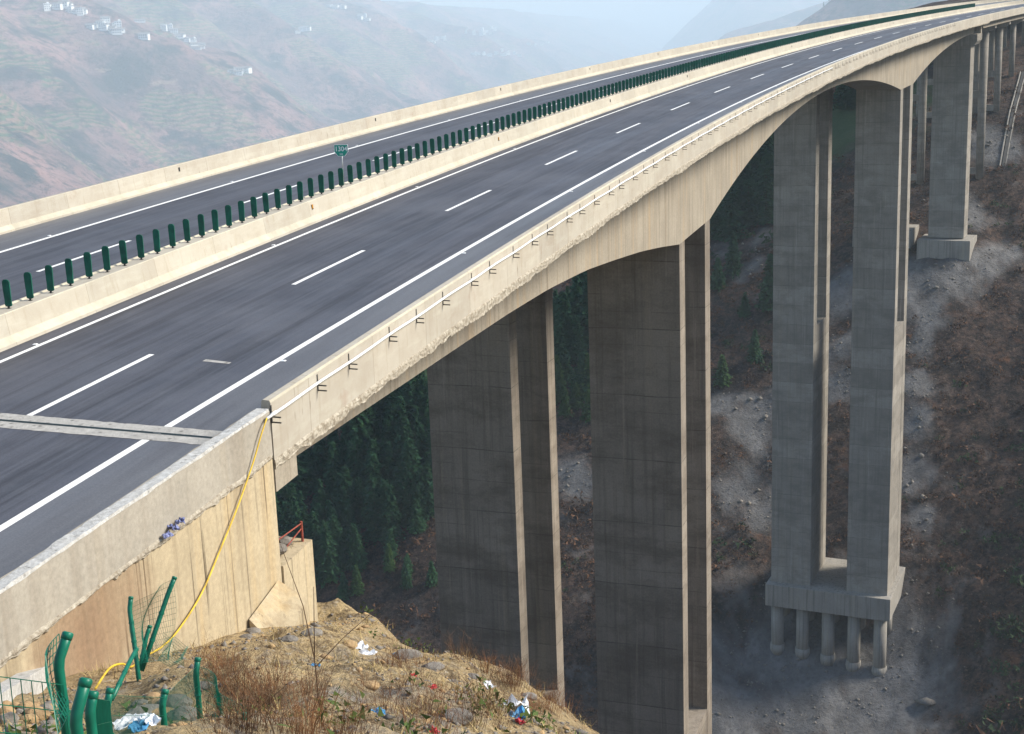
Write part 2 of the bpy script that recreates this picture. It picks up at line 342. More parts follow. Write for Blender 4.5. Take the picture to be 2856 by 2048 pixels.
# ------------------------------------------------------------------ terrain
def dz(s, u): return float(P(s, u)[2])
CP = []          # control points: station, offset, height above sea of the camera
for s, u, z in [(-33, 24, -1.75), (-45, 30, .5), (-60, 34, 2), (-33, 32, -6), (-33, 48, -18), (-10, 40, -34), (-60, 60, -2), (-18, 32, -20), (-24, 29, -13.5), (-28, 24.5, -4.6), (-24.3, 23.6, -7.6), (-20, 22.8, -9.8), (-15, 22.2, -12.6), (-10, 22, -15.2), (-5, 21.5, -18), (-20, 20.3, -7.5), (-15.6, 19.4, -9.6),
    (-6.6, 10.6, -12.5), (-9.95, 10.6, -11.6), (-14, 10.6, -10.25), (-16, 10.6, -9.8), (-20, 10.6, -9.3), (-26, 10.8, -8.6), (-34, 11, -7.4), (-50, 11, -7.5),
    (-15.5, 12.6, -9.85), (-19.4, 17.5, -7.7), (-16.7, 11.4, -9.35), (-10.7, 13.5, -11.1), (-14.1, 18.3, -10.0), (-24, 18, -5.6), (-28, 21, -3.7),
    (-4, 11.7, -13.3), (-4.6, 13.5, -14.0), (-6, 15.5, -13.7), (-8, 17, -13.2), (-10.2, 18.6, -12.7), (-4.4, 10.5, -13.5), (-4.0, 9, -13.0), (-3.6, 10.6, -13.2), (-3.6, 12, -14.1),
    (-4, 5, -13.6), (-4, -3, -13.8), (-4, -10, -14), (-4, -22, -17), (-14, 5, -12), (-14, -6, -12), (-14, -13, -12), (-30, 4, -11.5), (-30, -13, -11.5), (-60, 2, -12.5), (-60, -14, -12.5),
    (-14, -22, -16), (-30, -26, -14), (-60, -26, -14), (-60, -60, -38), (-20, -60, -42),
    (2, 11, -20), (1, 16, -19.5), (-3, 20, -19), (2, 0, -20), (2, -12, -20.5), (10, 10, -28), (10, -10, -29), (10, 25, -29), (-2, 32, -30), (30, 10, -46), (30, -12, -47), (30, 30, -45), (30, -40, -60), (20, 60, -28), (60, 70, -55),
    (58, 6, -68), (58, -8, -70), (58, 40, -66), (100, 10, -105), (100, -30, -110), (100, 50, -98), (100, -90, -128), (140, 8, -107), (140, -30, -112), (148, 45, -99), (60, -100, -112), (20, -100, -85), (100, 110, -92),
    (173, 7, -97.3), (173, -2, -96.8), (173, -9, -96), (172, 14, -97.5), (164, 0, -101), (164, 9, -102.5), (164, -9, -101.5), (186.5, -2, -85), (186.5, 8, -85.5), (186.5, -12, -84), (176, 25, -90), (170, -22, -93),
    (241, 0, -42.4), (241, 9, -42.6), (237.5, 4, -44.2), (252, 4, -38), (243, -9, -41), (268, 6.8, -29), (268, 2.3, -29.3), (288, 6.8, -17.9), (308, 6.8, -10.2), (308, -8, -10), (340, 6, .5), (360, 5, 3.2), (400, 5, 5.5), (450, 5, 7), (268, -8, -30), (288, -8, -19),
    (253, 14, -41.5), (207, 25, -68), (162, 35, -92), (250, 32, -42), (250, 60, -38), (300, 45, -11), (300, 80, -4), (350, 60, 26), (207, 60, -62), (400, 60, 50), (450, 60, 70), (500, 100, 70), (320, 20, -4), (350, 24, 6), (400, 25, 14), (200, 110, -50), (300, 130, 20), (400, 150, 80),
    (400, -20, 9), (450, -35, 6), (500, -40, 12), (400, -50, 4), (450, -90, -12), (520, 0, 22), (440, -22, 14),
    (230, -68, -58), (212, -98, -67), (199, -55, -74), (185, -93, -83), (174, -101, -91), (260, -100, -60), (320, -100, -56), (300, -40, -24), (350, -40, -2), (360, -100, -45), (300, -160, -84), (205, -160, -96), (150, -160, -132), (250, -250, -155), (400, -200, -112), (420, -130, -40), (100, -200, -172), (0, -200, -165), (200, -350, -240), (0, -350, -240), (400, -350, -230), (-60, -150, -110), (500, -300, -190), (520, -150, -60)]:
    CP.append((*P(s, u)[:2], z))
CP = np.array(CP)
_D = np.hypot(CP[:, None, 0] - CP[None, :, 0], CP[:, None, 1] - CP[None, :, 1])
_A = np.block([[_D, np.ones((len(CP), 1))], [np.ones((1, len(CP))), np.zeros((1, 1))]])
_W = np.linalg.solve(_A + np.diag([.15] * len(CP) + [0]), np.concatenate([CP[:, 2], [0]]))
def vnoise(x, y, seed=0):
    xi, yi = np.floor(x).astype(np.int64), np.floor(y).astype(np.int64); fx, fy = x - xi, y - yi
    fx, fy = fx * fx * (3 - 2 * fx), fy * fy * (3 - 2 * fy)
    def h(a, b):
        n = (a * 374761393 + b * 668265263 + seed * 1442695041) & 0xffffffff
        n = ((n ^ (n >> 13)) * 1274126177) & 0xffffffff
        return ((n ^ (n >> 16)) & 0xffff) / 65535.0
    return (h(xi, yi) * (1 - fx) + h(xi + 1, yi) * fx) * (1 - fy) + (h(xi, yi + 1) * (1 - fx) + h(xi + 1, yi + 1) * fx) * fy
def fbm(x, y, seed=0, oct=5, gain=.5):
    r, a, t = 0, 1, 0
    for i in range(oct): r = r + a * (vnoise(x * 2**i + 17.3 * i, y * 2**i - 9.1 * i, seed + i) - .5); t += a; a *= gain
    return r / t * 2
def zraw(x, y):
    x = np.asarray(x, float); y = np.asarray(y, float); sh = x.shape; x, y = x.ravel(), y.ravel(); z = np.empty(len(x))
    for i in range(0, len(x), 20000):
        j = slice(i, i + 20000)
        z[j] = np.hypot(x[j, None] - CP[None, :, 0], y[j, None] - CP[None, :, 1]) @ _W[:-1] + _W[-1]
    return z.reshape(sh)
def zground(x, y):
    x = np.asarray(x, float); y = np.asarray(y, float); z = zraw(x, y); d = np.hypot(x, y)
    s, u = to_su(x.ravel(), y.ravel()); s, u = s.reshape(x.shape), u.reshape(x.shape)
    nearw = np.clip(1 - (s + 2) / 14, 0, 1)
    far = 1 - nearw
    z = z + nearw * (.55 * fbm(x / 2.4, y / 2.4, 3, 5) + .22 * np.abs(fbm(x / .7, y / .7, 9, 4))) * np.clip((u - 10.6) / 1.5, .25, 1)
    z = z + far * (3.4 * fbm(x / 34, y / 34, 21, 5, .6) + 1.6 * fbm(x / 9, y / 9, 33, 4, .6)) * np.clip(np.abs(z + 0) / 30, .15, 1)
    inroad = (np.abs(u + 1.3) < 12.2) & ((s < -6) | (s > 318))
    z = np.where(inroad, np.minimum(z, P(s, u)[..., 2] - .6), z)
    return z
def hit(x, y, lo=8.0, hi=480.0, n=500):
    """where the view line through a photo point meets the ground"""
    d = ray(x, y); t = np.geomspace(lo, hi, n); q = d[None] * t[:, None]
    g = q[:, 2] - zground(q[:, 0], q[:, 1]); i = np.where((g[:-1] > 0) & (g[1:] <= 0))[0]
    if len(i) == 0: return None
    i = i[0]; f = g[i] / (g[i] - g[i + 1]); q = d * (t[i] + f * (t[i + 1] - t[i])); return q
def gpt(x, y): return np.array([x, y, float(zground(np.array([x]), np.array([y]))[0])])

# far hills -----------------------------------------------------------
HK = 2.9
def zhills(x, y): return HK * zhills1(np.asarray(x) / HK, np.asarray(y) / HK)
def zhills1(x, y):
    ax = -60 + .20 * y; d = ax - x
    warp = 90 * fbm(x / 700, y / 700, 5, 3)
    sp = 1 - np.abs(((y + .45 * x + warp) / 520) % 1 * 2 - 1); sp2 = 1 - np.abs(((y + .8 * x + warp * .6 + 100) / 190) % 1 * 2 - 1)
    up = np.clip((d - 110) / 420, 0, 1)
    L = -262 + .45 * np.maximum(d - 110, 0) + up * (sp * 64 + sp2 * 20) + up * 46 * fbm(x / 260, y / 260, 11, 5, .55)
    L = np.where(L > 120, 120 + (L - 120) * .2, L); L = np.minimum(L, 170)
    R = -262 + .34 * np.maximum(-d - 140, 0) + 20 * fbm(x / 200, y / 200, 14, 4); R = np.minimum(R, 40)
    def ridge(k, x0, y0, z0, sl_, top, w, sd):      # a spur of the right hand side, k times farther than first surveyed
        X, Y = x / k, y / k
        return k * (np.minimum(z0 + sl_ * (X - x0), top) - np.where(X < x0, .2 * (x0 - X), 0) - w * np.abs(Y - y0) + 8 * fbm(X / 60, Y / 60, sd, 4))
    h1 = ridge(1.8, 292, 2450, 0, .85, 92, .30, 15); h3 = ridge(1.55, 275, 1700, 7, .31, 90, .35, 18); h2 = ridge(1.25, 234, 1080, 14, .68, 80, .42, 16)
    return np.maximum.reduce([L, R, h1, h2, h3])
def hill_hit(x, y, lo=1100, hi=26000):
    d = ray(x, y); t = np.geomspace(lo, hi, 1500); q = d[None] * t[:, None]; g = q[:, 2] - zhills(q[:, 0], q[:, 1])
    i = np.where((g[:-1] > 0) & (g[1:] <= 0))[0]
    return None if len(i) == 0 else q[i[0] + 1]

SCREE = []       # bare grey rock and soil: photo points (x, y, radius in metres, kind)
for x, y, r in [(1640, 1560, 13), (1700, 1500, 12), (1800, 1560, 14), (1900, 1590, 14), (1980, 1500, 10), (2030, 1420, 8), (1640, 1480, 5), (1990, 1340, 5), (1640, 1080, 6), (1690, 1140, 4), (1660, 950, 5), (1690, 915, 4),
                (2040, 620, 7), (2110, 600, 7), (2170, 585, 5), (2240, 560, 5), (1865, 640, 6), (1865, 760, 4), (2140, 470, 5), (2200, 330, 5), (2160, 300, 4), (2050, 690, 4), (2035, 760, 3), (2030, 850, 3), (2030, 940, 3), (2020, 1050, 4), (2040, 1150, 3), (1280, 1080, 3), (1255, 1050, 3), (1600, 890, 4), (1865, 850, 3), (1600, 560, 4), (1690, 530, 4), (1660, 590, 4)]:
    q = hit(x, y)
    if q is not None: SCREE.append((q[0], q[1], r))
SCREE = np.array(SCREE)
GREEN = []
for x, y, r in [(910, 835, 16), (880, 850, 12), (1875, 265, 20), (1860, 250, 14)]:
    q = hit(x, y, hi=600)
    if q is not None: GREEN.append((q[0], q[1], r))
GREEN = np.array(GREEN).reshape(-1, 3)
def blobs(x, y, B, soft=.6, seed=41):
    if len(B) == 0: return np.zeros(np.shape(x))
    x, y = np.asarray(x, float), np.asarray(y, float)
    n = fbm(x / 9, y / 9, seed, 4, .6) * .7 + fbm(x / 2.5, y / 2.5, seed + 9, 4, .6) * .7 - .15
    v = np.zeros(x.shape)
    for bx, by, r in B: v = np.maximum(v, np.clip((1.25 + n - np.hypot(x - bx, y - by) / r) / soft, 0, 1))
    return v
def ground_mesh():
    def axis(parts):
        o = []
        for a, b, st in parts: o.append(np.arange(a, b, st))
        return np.unique(np.round(np.concatenate(o), 3))
    S = axis([(-84, -38, 2.5), (-38, -30, .6), (-30, 2, .2), (2, 14, .5), (14, 150, 3.5), (150, 330, 1.6), (330, 560, 6)])
    U = axis([(-420, -140, 9), (-140, -16, 2.6), (-16, 9.4, 1.2), (9.4, 26, .2), (26, 40, 1.0), (40, 90, 2.5), (90, 330, 9)])
    SS, UU = np.meshgrid(S, U, indexing='ij'); p = P(SS, UU); X, Y = p[..., 0], p[..., 1]; Z = zground(X, Y)
    V = np.stack([X, Y, Z], -1).reshape(-1, 3); n, m = len(S), len(U)
    i = np.arange((n - 1) * (m - 1)); a = (i // (m - 1)) * m + i % (m - 1)
    F = np.stack([a, a + m, a + m + 1, a + 1], 1)[:, ::-1]
    near = np.clip(1 - (SS + 1) / 8, 0, 1).ravel()
    col = np.stack([near, blobs(X, Y, SCREE).ravel(), blobs(X, Y, GREEN, .5).ravel(), np.ones(n * m)], 1)
    k = NB('hillside_soil', .95, .15); q = k.pos(); at = k.n('ShaderNodeVertexColor', layer_name='ground')
    r, g, b = k.n('ShaderNodeSeparateColor'), None, None; k.L(at.outputs[0], r.inputs[0]); r, g, b = r.outputs
    gor = k.mix(k.ramp(k.noise(q, .05, 6, .65), .35, .66), (.058, .038, .031), (.125, .080, .060))
    gor = k.mix(k.ramp(k.noise(q, .28, 5, .7), .46, .62, 0, .8), gor, (.022, .019, .017))
    gor = k.mix(k.ramp(k.noise(q, 1.1, 6, .75), .44, .60, 0, .9), gor, (.016, .013, .012)); gor = k.mix(k.ramp(k.noise(k.mapp(q, (1, 1, 1), (5, 55, 0)), 1.7, 5, .8), .57, .66, 0, .7), gor, (.21, .15, .115))
    gor = k.mix(k.ramp(k.noise(k.mapp(q, (1, 1, 1), (31, 5, 2)), .09, 5, .7), .56, .66, 0, .7), gor, (.15, .13, .12))
    gor = k.mix(k.ramp(k.noise(k.mapp(q, (1, 1, 1), (3, 15, 2)), .16, 5, .7), .6, .7, 0, .7), gor, (.15, .068, .034))
    scr = k.mix(k.ramp(k.noise(k.mapp(q, (1, 1, .35)), .35, 6, .7), .34, .66), (.215, .208, .206), (.11, .105, .104))
    scr = k.mix(k.ramp(k.voro(q, .9), .05, .4, .5, 0), scr, (.08, .077, .078))
    gor = k.mix(g, gor, scr); gor = k.mix(k.math('MULTIPLY', b, .8), gor, (.05, .095, .03))
    soil = k.mix(k.ramp(k.noise(q, .55, 6, .68), .36, .62), (.64, .48, .26), (.47, .345, .19))
    soil = k.mix(k.ramp(k.noise(k.mapp(q, (1, 1, 1), (9, 4, 0)), .38, 5, .7), .52, .64, 0, .9), soil, (.30, .285, .27))
    soil = k.mix(k.ramp(k.noise(q, 1.7, 8, .8), .48, .60, 0, .9), soil, (.17, .12, .07)); soil = k.mix(k.ramp(k.noise(k.mapp(q, (1, 1, 1), (3, 33, 0)), 3.4, 8, .85), .55, .63, 0, .9), soil, (.09, .06, .04)); soil = k.mix(k.ramp(k.noise(k.mapp(q, (1, 1, 1), (77, 4, 0)), 5.5, 5, .8), .56, .66, 0, .8), soil, (.60, .52, .40))
    soil = k.mix(k.ramp(k.voro(q, 5.5), .0, .16, .75, 0), soil, (.52, .47, .40))
    k.color(k.mix(r, gor, soil))
    hb = k.math('ADD', k.noise(q, 1.6, 8, .75), k.math('MULTIPLY', k.noise(q, 7, 5, .8), .5)); hb = k.math('ADD', hb, k.math('MULTIPLY', k.noise(q, .35, 6, .7), 3.0)); k.bump(hb, 1.0, .30)
    o = mesh('ground', V, F, k.m, smooth=True, col=col); tag(o, 'earth and rock slopes of the gorge under the bridge', 'ground', kind='structure')
def hills_mesh():
    az = np.radians(np.linspace(-33, 26, 460)); r = np.geomspace(430, 29000, 460)
    R, A = np.meshgrid(r, az, indexing='ij'); X, Y = R * np.sin(A), R * np.cos(A); Z = zhills(X, Y)
    edge = np.clip((R - 430) / 260, 0, 1); Z = Z * edge + (1 - edge) * np.minimum(Z, -250)
    V = np.stack([X, Y, Z], -1).reshape(-1, 3); n, m = len(r), len(az)
    i = np.arange((n - 1) * (m - 1)); a = (i // (m - 1)) * m + i % (m - 1); F = np.stack([a, a + m, a + m + 1, a + 1], 1)[:, ::-1]
    k = NB('far_hillside', .95, .1); q = k.pos(); z = k.sep(q)[2]
    c = k.mix(k.ramp(k.noise(q, .0034, 7, .62), .36, .64), (.36, .20, .17), (.13, .085, .082))
    c = k.mix(k.ramp(k.noise(k.mapp(q, (1, 1, 1), (300, 90, 0)), .006, 7, .65), .50, .60), c, (.040, .043, .036))
    fld = k.ramp(k.noise(k.mapp(q, (1, 1, 1), (100, 500, 0)), .0038, 5, .55), .525, .57)
    ter = k.ramp(k.math('FRACT', k.math('ADD', k.math('DIVIDE', z, 12.0), k.math('MULTIPLY', k.noise(q, .008, 3), 5.0))), .35, .6)
    green = k.mix(ter, (.065, .15, .05), (.30, .20, .13)); c = k.mix(k.math('MULTIPLY', fld, .7), c, green)
    sc = k.ramp(k.noise(q, .035, 6, .78), .48, .60, 0, .8); c = k.mix(sc, c, (.030, .031, .027))
    pale = k.ramp(k.noise(k.mapp(q, (1, 1, 2.5), (50, 20, 0)), .012, 5, .7), .60, .68, 0, .7); c = k.mix(pale, c, (.33, .24, .18))
    k.color(c); k.bump(k.noise(q, .03, 7, .75), 1.0, 16)
    o = mesh('hills', V, F, k.m, smooth=True); tag(o, 'hazy terraced hillsides across the valley', 'hills', kind='structure')
ground_mesh(); hills_mesh()

# ------------------------------------------------------------------ bridges
def arange(a, b, st): return np.append(np.arange(a, b - st * .3, st), b)
_DS = [-6, 0, 9, 20, 26, 32.5, 38, 44, 49, 54.2, 63.8]; _DD = [2.62, 2.76, 3.1, 3.45, 3.72, 4.2, 4.8, 5.5, 6.2, 7.0, 7.0]
def depth(s):
    if s <= 63.8: return float(np.interp(s, _DS, _DD))
    if s <= 173.2: return 2.55 + 4.45 * (abs(s - 118.5) / 54.7) ** 2.05
    if s <= 184.4: return 7.0
    return 2.5 + 4.5 * max(0.0, (247.5 - s) / 63.1) ** 2.0
MIR = -2.65                                # the far carriageway mirrors the near one about the median
def girder_prof(s, near=True):
    D = depth(s)
    p = [(-1.2, -.12), (10.36, -.12), (10.36, -.62), (7.75, -1.05), (7.72, -D), (1.45, -D), (1.42, -1.05), (-1.2, -.62)]
    return p if near else [(MIR - u, h) for u, h in p[::-1]]
PAR = [(10.40, -.42), (10.41, .90), (10.385, .955), (10.22, .965), (10.19, .94), (10.11, .26), (9.93, .09), (9.92, -.1)]
def pier_wall(parent, s0, s1, ztop_off, zbot, near=True):
    u0, u1 = (1.5, 7.7) if near else (MIR - 7.7, MIR - 1.5)
    mb = MB(); c = []
    for zz in (zbot, None):
        for s, u in ((s0, u1), (s1, u1), (s1, u0), (s0, u0)):
            p = P(s, u, -depth(s) - ztop_off + .06 if zz is None else 0)
            if zz is not None: p[2] = zz
            c.append(tuple(p))
    mb.hexa(c); return mb.build('pier_wall', M['pier' if s0 < 100 else 'pierlit'], parent)
def rough_strip(name, ss, u_at, h0, h1, out, m, parent, seed):
    """ragged edge of spilt, honeycombed concrete along a slab"""
    n = 8; V = []; F = []; one = lambda q, k, o=4, g=.65: fbm(np.array([q]), np.array([seed * 3.3 + k]), seed + k, o, g)[0]
    for i, s in enumerate(ss):
        lo = h0 + .13 * one(s * .3, 1) + .12 * one(s * 2.4, 2, 5, .8); hi = h1 + .035 * one(s * 1.2, 3); o = out * (1 + .8 * one(s * .8, 4, 5, .7))
        j = lambda k: .030 * one(s * 3.1, 5 + k, 3, .8)
        pr = [(0, hi + .02), (o * .55 + j(0), hi), (o + j(1), hi - .05), (o + j(2), lo * .4 + hi * .6), (o * .8 + j(3), lo * .7 + hi * .3), (o * .9 + j(4), lo + .03), (o * .35, lo), (-.3, lo + .10)]
        for du, h in pr: V.append(P(s, u_at + du, h))
    for i in range(len(ss) - 1):
        for j_ in range(n - 1): F.append((i*n + j_, i*n + j_ + 1, (i+1)*n + j_ + 1, (i+1)*n + j_))
    F += [tuple(range(n)), tuple(range((len(ss)-1)*n, len(ss)*n))[::-1]]
    return mesh(name, V, F, m, parent)
def bridge(near):
    loc = P(59, 4.6 if near else -7.2, 0)
    t = thing('highway_bridge', 'near concrete bridge of haunched girder on slab piers, white pipe along its parapet' if near else
              'far concrete bridge behind the green slats, its haunched girder on slab piers mostly hidden', 'bridge', loc)
    ss = np.unique(np.concatenate([arange(-6, 248, 1.5), [54.2, 63.8, 173.2, 184.4]]))
    sweep('girder', lambda s: girder_prof(s, near), ss, M['girder'], t)
    f = (lambda p: p) if near else (lambda p: [(MIR - u, h) for u, h in p[::-1]])
    sweep('parapet', f(PAR), arange(-6.0, 460, 1.5), M['barrier'], t)
    if near: rough_strip('slab_edge', arange(-6.0, 248, .11), 10.40, -.68, -.42, .036, M['broken'], t, 4)
    for a, b in ((54.2, 55.75), (62.15, 63.8)): pier_wall(t, a, b, 0, -52 if a < 60 else -52, near)
    mb = MB(); u0, u1 = (1.5, 7.7) if near else (MIR - 7.7, MIR - 1.5)
    mb.subox(55.75, 62.15, u0 + .03, u1 - .03, None, None, -66, -49); mb.subox(54.2, 55.75, u0, u1, None, None, -76, -52.0); mb.subox(62.15, 63.8, u0, u1, None, None, -76, -52.0)
    mb.build('pier_wall', M['pier'], t)
    for a, b in ((173.2, 175.5), (181.9, 184.4)): pier_wall(t, a, b, 0, -84.05, near)
    mb = MB(); mb.subox(175.5, 181.9, u0 + .03, u1 - .03, None, None, -84.05, -42.6); mb.build('pier_wall', M['pierlit'], t)
    # last pier of the frame: hollow box shaft with a hammerhead
    z3 = dz(245, 4.6 if near else -7.2)
    mb = MB(); mb.subox(243.6, 248.2, (1.25 if near else MIR - 7.85), (7.85 if near else MIR - 1.25), None, None, -38.4, z3 - 4.55); mb.build('pier_shaft', M['pierlit'], t)
    mb = MB(); a0, a1 = (.4, 9.0); a0, a1 = (a0, a1) if near else (MIR - a1, MIR - a0)
    c = []
    prof = [(a0, -2.5), (a0, -3.7), (a0 + .5, -4.45), (a0 + 1.1, -4.65), (a1 - 1.1, -4.65), (a1 - .5, -4.45), (a1, -3.7), (a1, -2.5)]
    n = len(prof); V = [P(s, u, h) for s in (243.2, 249.2) for u, h in prof]
    mb.add(V, [tuple(range(n)), tuple(range(n, 2*n))[::-1]] + [(j, n + j, n + (j+1) % n, (j+1) % n) for j in range(n)])
    mb.build('pier_head', M['pierlit'], t)
    mb = MB(); mb.subox(247.5, 248.6, (a1 - .3) if near else a0, a1 if near else a0 + .3, -2.5, -1.05); mb.build('bearing_wall', M['girder'], t)
    return t
NEAR = bridge(True); FAR = bridge(False)
# footings -----------------------------------------------------------
def footing(s0, s1, u0, u1, z0, z1, label, grp=None):
    t = thing('pile_cap', label, 'pile cap', PZ((s0 + s1) / 2, (u0 + u1) / 2, z0), grp)
    mb = MB(); mb.subox(s0, s1, u0, u1, None, None, z0, z1); o = mb.build('cap_slab', M['cap'], t)
    bv = o.modifiers.new('edge', 'BEVEL'); bv.width = .06; bv.segments = 2
    return t
PC = footing(171.8, 186.4, -10.95, 8.4, -87.6, -84.0, 'long grey pile cap on round piles under the tallest twin piers')
for s in (173.6, 178.6, 183.6):
    for j in range(5):
        u = -9.35 + j * 4.02
        p = PZ(s, u, 0); zb = float(zground(p[0:1], p[1:2])[0]) - 1.5
        mb = MB(); mb.tube([(p[0], p[1], -87.55), (p[0], p[1], zb)], 1.0, 20); pl = mb.build('pile', M['cap'], PC, True)
        if s < 175:
            mb = MB(); mb.tube([(p[0], p[1], zb + 2.1), (p[0], p[1], zb + .5)], [1.14, 1.25], 20); mb.build('collar', M['cap'], pl, True)
f3 = footing(241.4, 250.2, -.4, 9.4, -44.5, -38.6, 'square grey footing on the hillside under the hammerhead pier')
footing(241.0, 250.8, MIR - 10.0, MIR + .9, -40.3, -36.9, 'footing half hidden behind the tall twin pier, beside the square footing')

# approach viaducts --------------------------------------------------
def viaduct(near):
    f = (lambda u: u) if near else (lambda u: MIR - u)
    t = thing('approach_viaduct', 'low viaduct on round columns where the near road reaches the hillside' if near else 'viaduct on round columns behind the hammerhead pier, under the far road', 'viaduct', P(288, f(4.6), 0))
    for a, b in ((248.7, 267.9), (268.1, 287.9), (288.1, 307.9), (308.1, 330)):
        ss = arange(a, b, 3)
        for u in (0.2, 2.4, 4.6, 6.8, 9.0):
            pr = [(-1.05, -.3), (1.05, -.3), (1.05, -.5), (.16, -.65), (.16, -1.35), (.3, -1.62), (-.3, -1.62), (-.16, -1.35), (-.16, -.65), (-1.05, -.5)]
            sweep('girder', [(f(u) + x, h) for x, h in pr], ss, M['girder'], t)
    sweep('deck_slab', [(f(-1.2), -.12), (f(10.36), -.12), (f(10.36), -.32), (f(-1.2), -.32)], arange(248.3, 330, 4), M['girder'], t)
    for s in (268, 288, 308, 326):
        mb = MB(); u0, u1 = sorted((f(.3), f(8.85))); n = 6
        pr = [(u0, -1.72), (u1, -1.72), (u1, -2.35), (u1 - 1.2, -2.95), (u0 + 1.2, -2.95), (u0, -2.35)]
        V = [P(x, u, h) for x in (s - .85, s + .85) for u, h in pr]
        mb.add(V, [tuple(range(n)), tuple(range(n, 2*n))[::-1]] + [(j, n + j, n + (j+1) % n, (j+1) % n) for j in range(n)])
        hb = mb.build('cap_beam', M['pierlit'], t)
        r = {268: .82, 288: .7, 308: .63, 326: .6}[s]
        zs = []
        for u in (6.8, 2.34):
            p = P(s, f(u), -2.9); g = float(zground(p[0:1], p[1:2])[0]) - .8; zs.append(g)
            mb = MB(); mb.tube([tuple(p), (p[0], p[1], g)], r, 20); mb.build('column', M['pierlit'], t, True)
        if s < 300:
            ztop = P(s, f(4.6), 0)[2]
            for zc in ([max(zs) + 1.9, (max(zs) + ztop) / 2 + 1] if s == 268 else [max(zs) + 1.4, max(zs) + 8.5]):
                mb = MB(); u0, u1 = sorted((f(2.34 + r * .7), f(6.8 - r * .7))); mb.subox(s - .5, s + .5, u0, u1, None, None, zc - .65, zc + .65); mb.build('tie_beam', M['pierlit'], t)
viaduct(True); viaduct(False)

# ------------------------------------------------------------------ pavement
def road(near):
    f = (lambda u: u) if near else (lambda u: MIR - u)
    ss = arange(-60, 470, 2.0); us = np.linspace(-.7, 10.0, 12) if near else np.linspace(MIR - 10.0, MIR + .7, 12)
    SS, UU = np.meshgrid(ss, us, indexing='ij'); V = P(SS, UU).reshape(-1, 3); n, m = SS.shape
    F = [(i*m + j, i*m + j + 1, (i+1)*m + j + 1, (i+1)*m + j) for i in range(n - 1) for j in range(m - 1)]
    uvu = UU if near else MIR - UU
    r = mesh('road', V, F, M['asphalt'], uv=np.stack([SS.ravel() + (0 if near else 511), uvu.ravel()], 1), loc=P(0, 4 if near else -7))
    tag(r, 'asphalt carriageway of the near bridge' if near else 'asphalt carriageway of the far bridge', 'road', kind='structure')
    def strip(name, a, b, u, wd, h=.005):
        x = arange(a, b, 2.0); V = []
        for s in x: V += [P(s, f(u - wd / 2), h), P(s, f(u + wd / 2), h)]
        o = mesh(name, V, [(2*i, 2*i + 1, 2*i + 3, 2*i + 2) for i in range(len(x) - 1)], M['paint'], r); return o
    strip('edge_line', -60, 460, 0, .16); strip('edge_line', -60, 460, 7.5, .20)
    for k in range(-3, 29):
        a, b = 15.0 * k - 6, 15.0 * k
        if a < -6.5 < b: a = -5.55
        strip('lane_dash', a, b, 3.75, .17)
    if near: mb = MB(); mb.add([P(-.32, 5.5, .005), P(-.12, 5.5, .005), P(-.25, 6.35, .005), P(-.40, 6.35, .005)], [(0, 1, 2, 3)]); mb.build('paint_smear', M['jointconc'], r)
    return r
ROADN = road(True); ROADF = road(False)
def joint():
    t = thing('expansion_joint', 'pale concrete strip with two steel rails across the road at the bridge end', 'expansion joint', P(-6.08, 4.5, 0))
    rg = np.random.default_rng(3)
    for s0, s1 in ((-6.03, -5.6), (-6.56, -6.13)):
        us = np.linspace(-.6, 9.9, 60); V = []
        for u in us:
            j = rg.normal(0, .012)
            V += [P(s0 + (j if s0 < -6.1 else 0), u, .006), P(s1 + (j if s0 > -6.1 else 0), u, .006)]
        mesh('concrete_band', V, [(2*i, 2*i+1, 2*i+3, 2*i+2) for i in range(59)], M['jointconc'], t)
    for s in (-6.115, -6.045):
        mb = MB(); mb.subox(s - .018, s + .018, -.6, 9.9, -.1, .014); mb.build('steel_rail', M['rail'], t)
joint()

# median barrier with its slats ---------------------------------------
MED = [(-.64, -.05), (-.66, .09), (-.84, .28), (-.94, .89), (-.96, .915), (-1.02, .918), (-1.06, .875), (MIR + 1.06, .875), (MIR + 1.02, .918), (MIR + .96, .915), (MIR + .94, .89), (MIR + .84, .28), (MIR + .66, .09), (MIR + .64, -.05)]
mb_ = sweep('median_barrier', MED, arange(-60, 460, 1.5), M['barrier'])
tag(mb_, 'pale concrete median barrier carrying the row of green slats', 'barrier')
def slat_proto():
    t = thing('glare_slat', 'green anti-glare slat', 'slat', (0, 0, 0))
    n = 9; pr = []
    W = lambda z: .125 * (1 - .10 * math.exp(-((z - .2) / .16) ** 2)) * (1.0 if z < .7 else math.sqrt(max(0.0, 1 - ((z - .7) / .105) ** 2)) if z < .805 else 0)
    zs = [0.0, .03, .1, .2, .35, .55, .68, .72, .755, .78, .797]
    L = [(-(W(z) if i else .07), z) for i, z in enumerate(zs)]; R = [(-x, z) for x, z in L[::-1]]
    out = L + R; m = len(out); V = []
    for y in (-.018, .018): V += [(x, y + .012 * (1 if abs(x) > .05 else 0), z) for x, z in out]
    F = [tuple(range(m))[::-1], tuple(range(m, 2*m))] + [(j, (j+1) % m, m + (j+1) % m, m + j) for j in range(m)]
    mesh('blade', [(x, y, z + .06) for x, y, z in V], F, M['slat'], t)
    b = MB(); b.box((0, 0, .006), .12, .10, .012); b.box((0, .0, .04), .05, .045, .07); b.build('bracket', M['steel'], t)
    return t
sp = slat_proto(); GS = 'green anti-glare slats along the median'
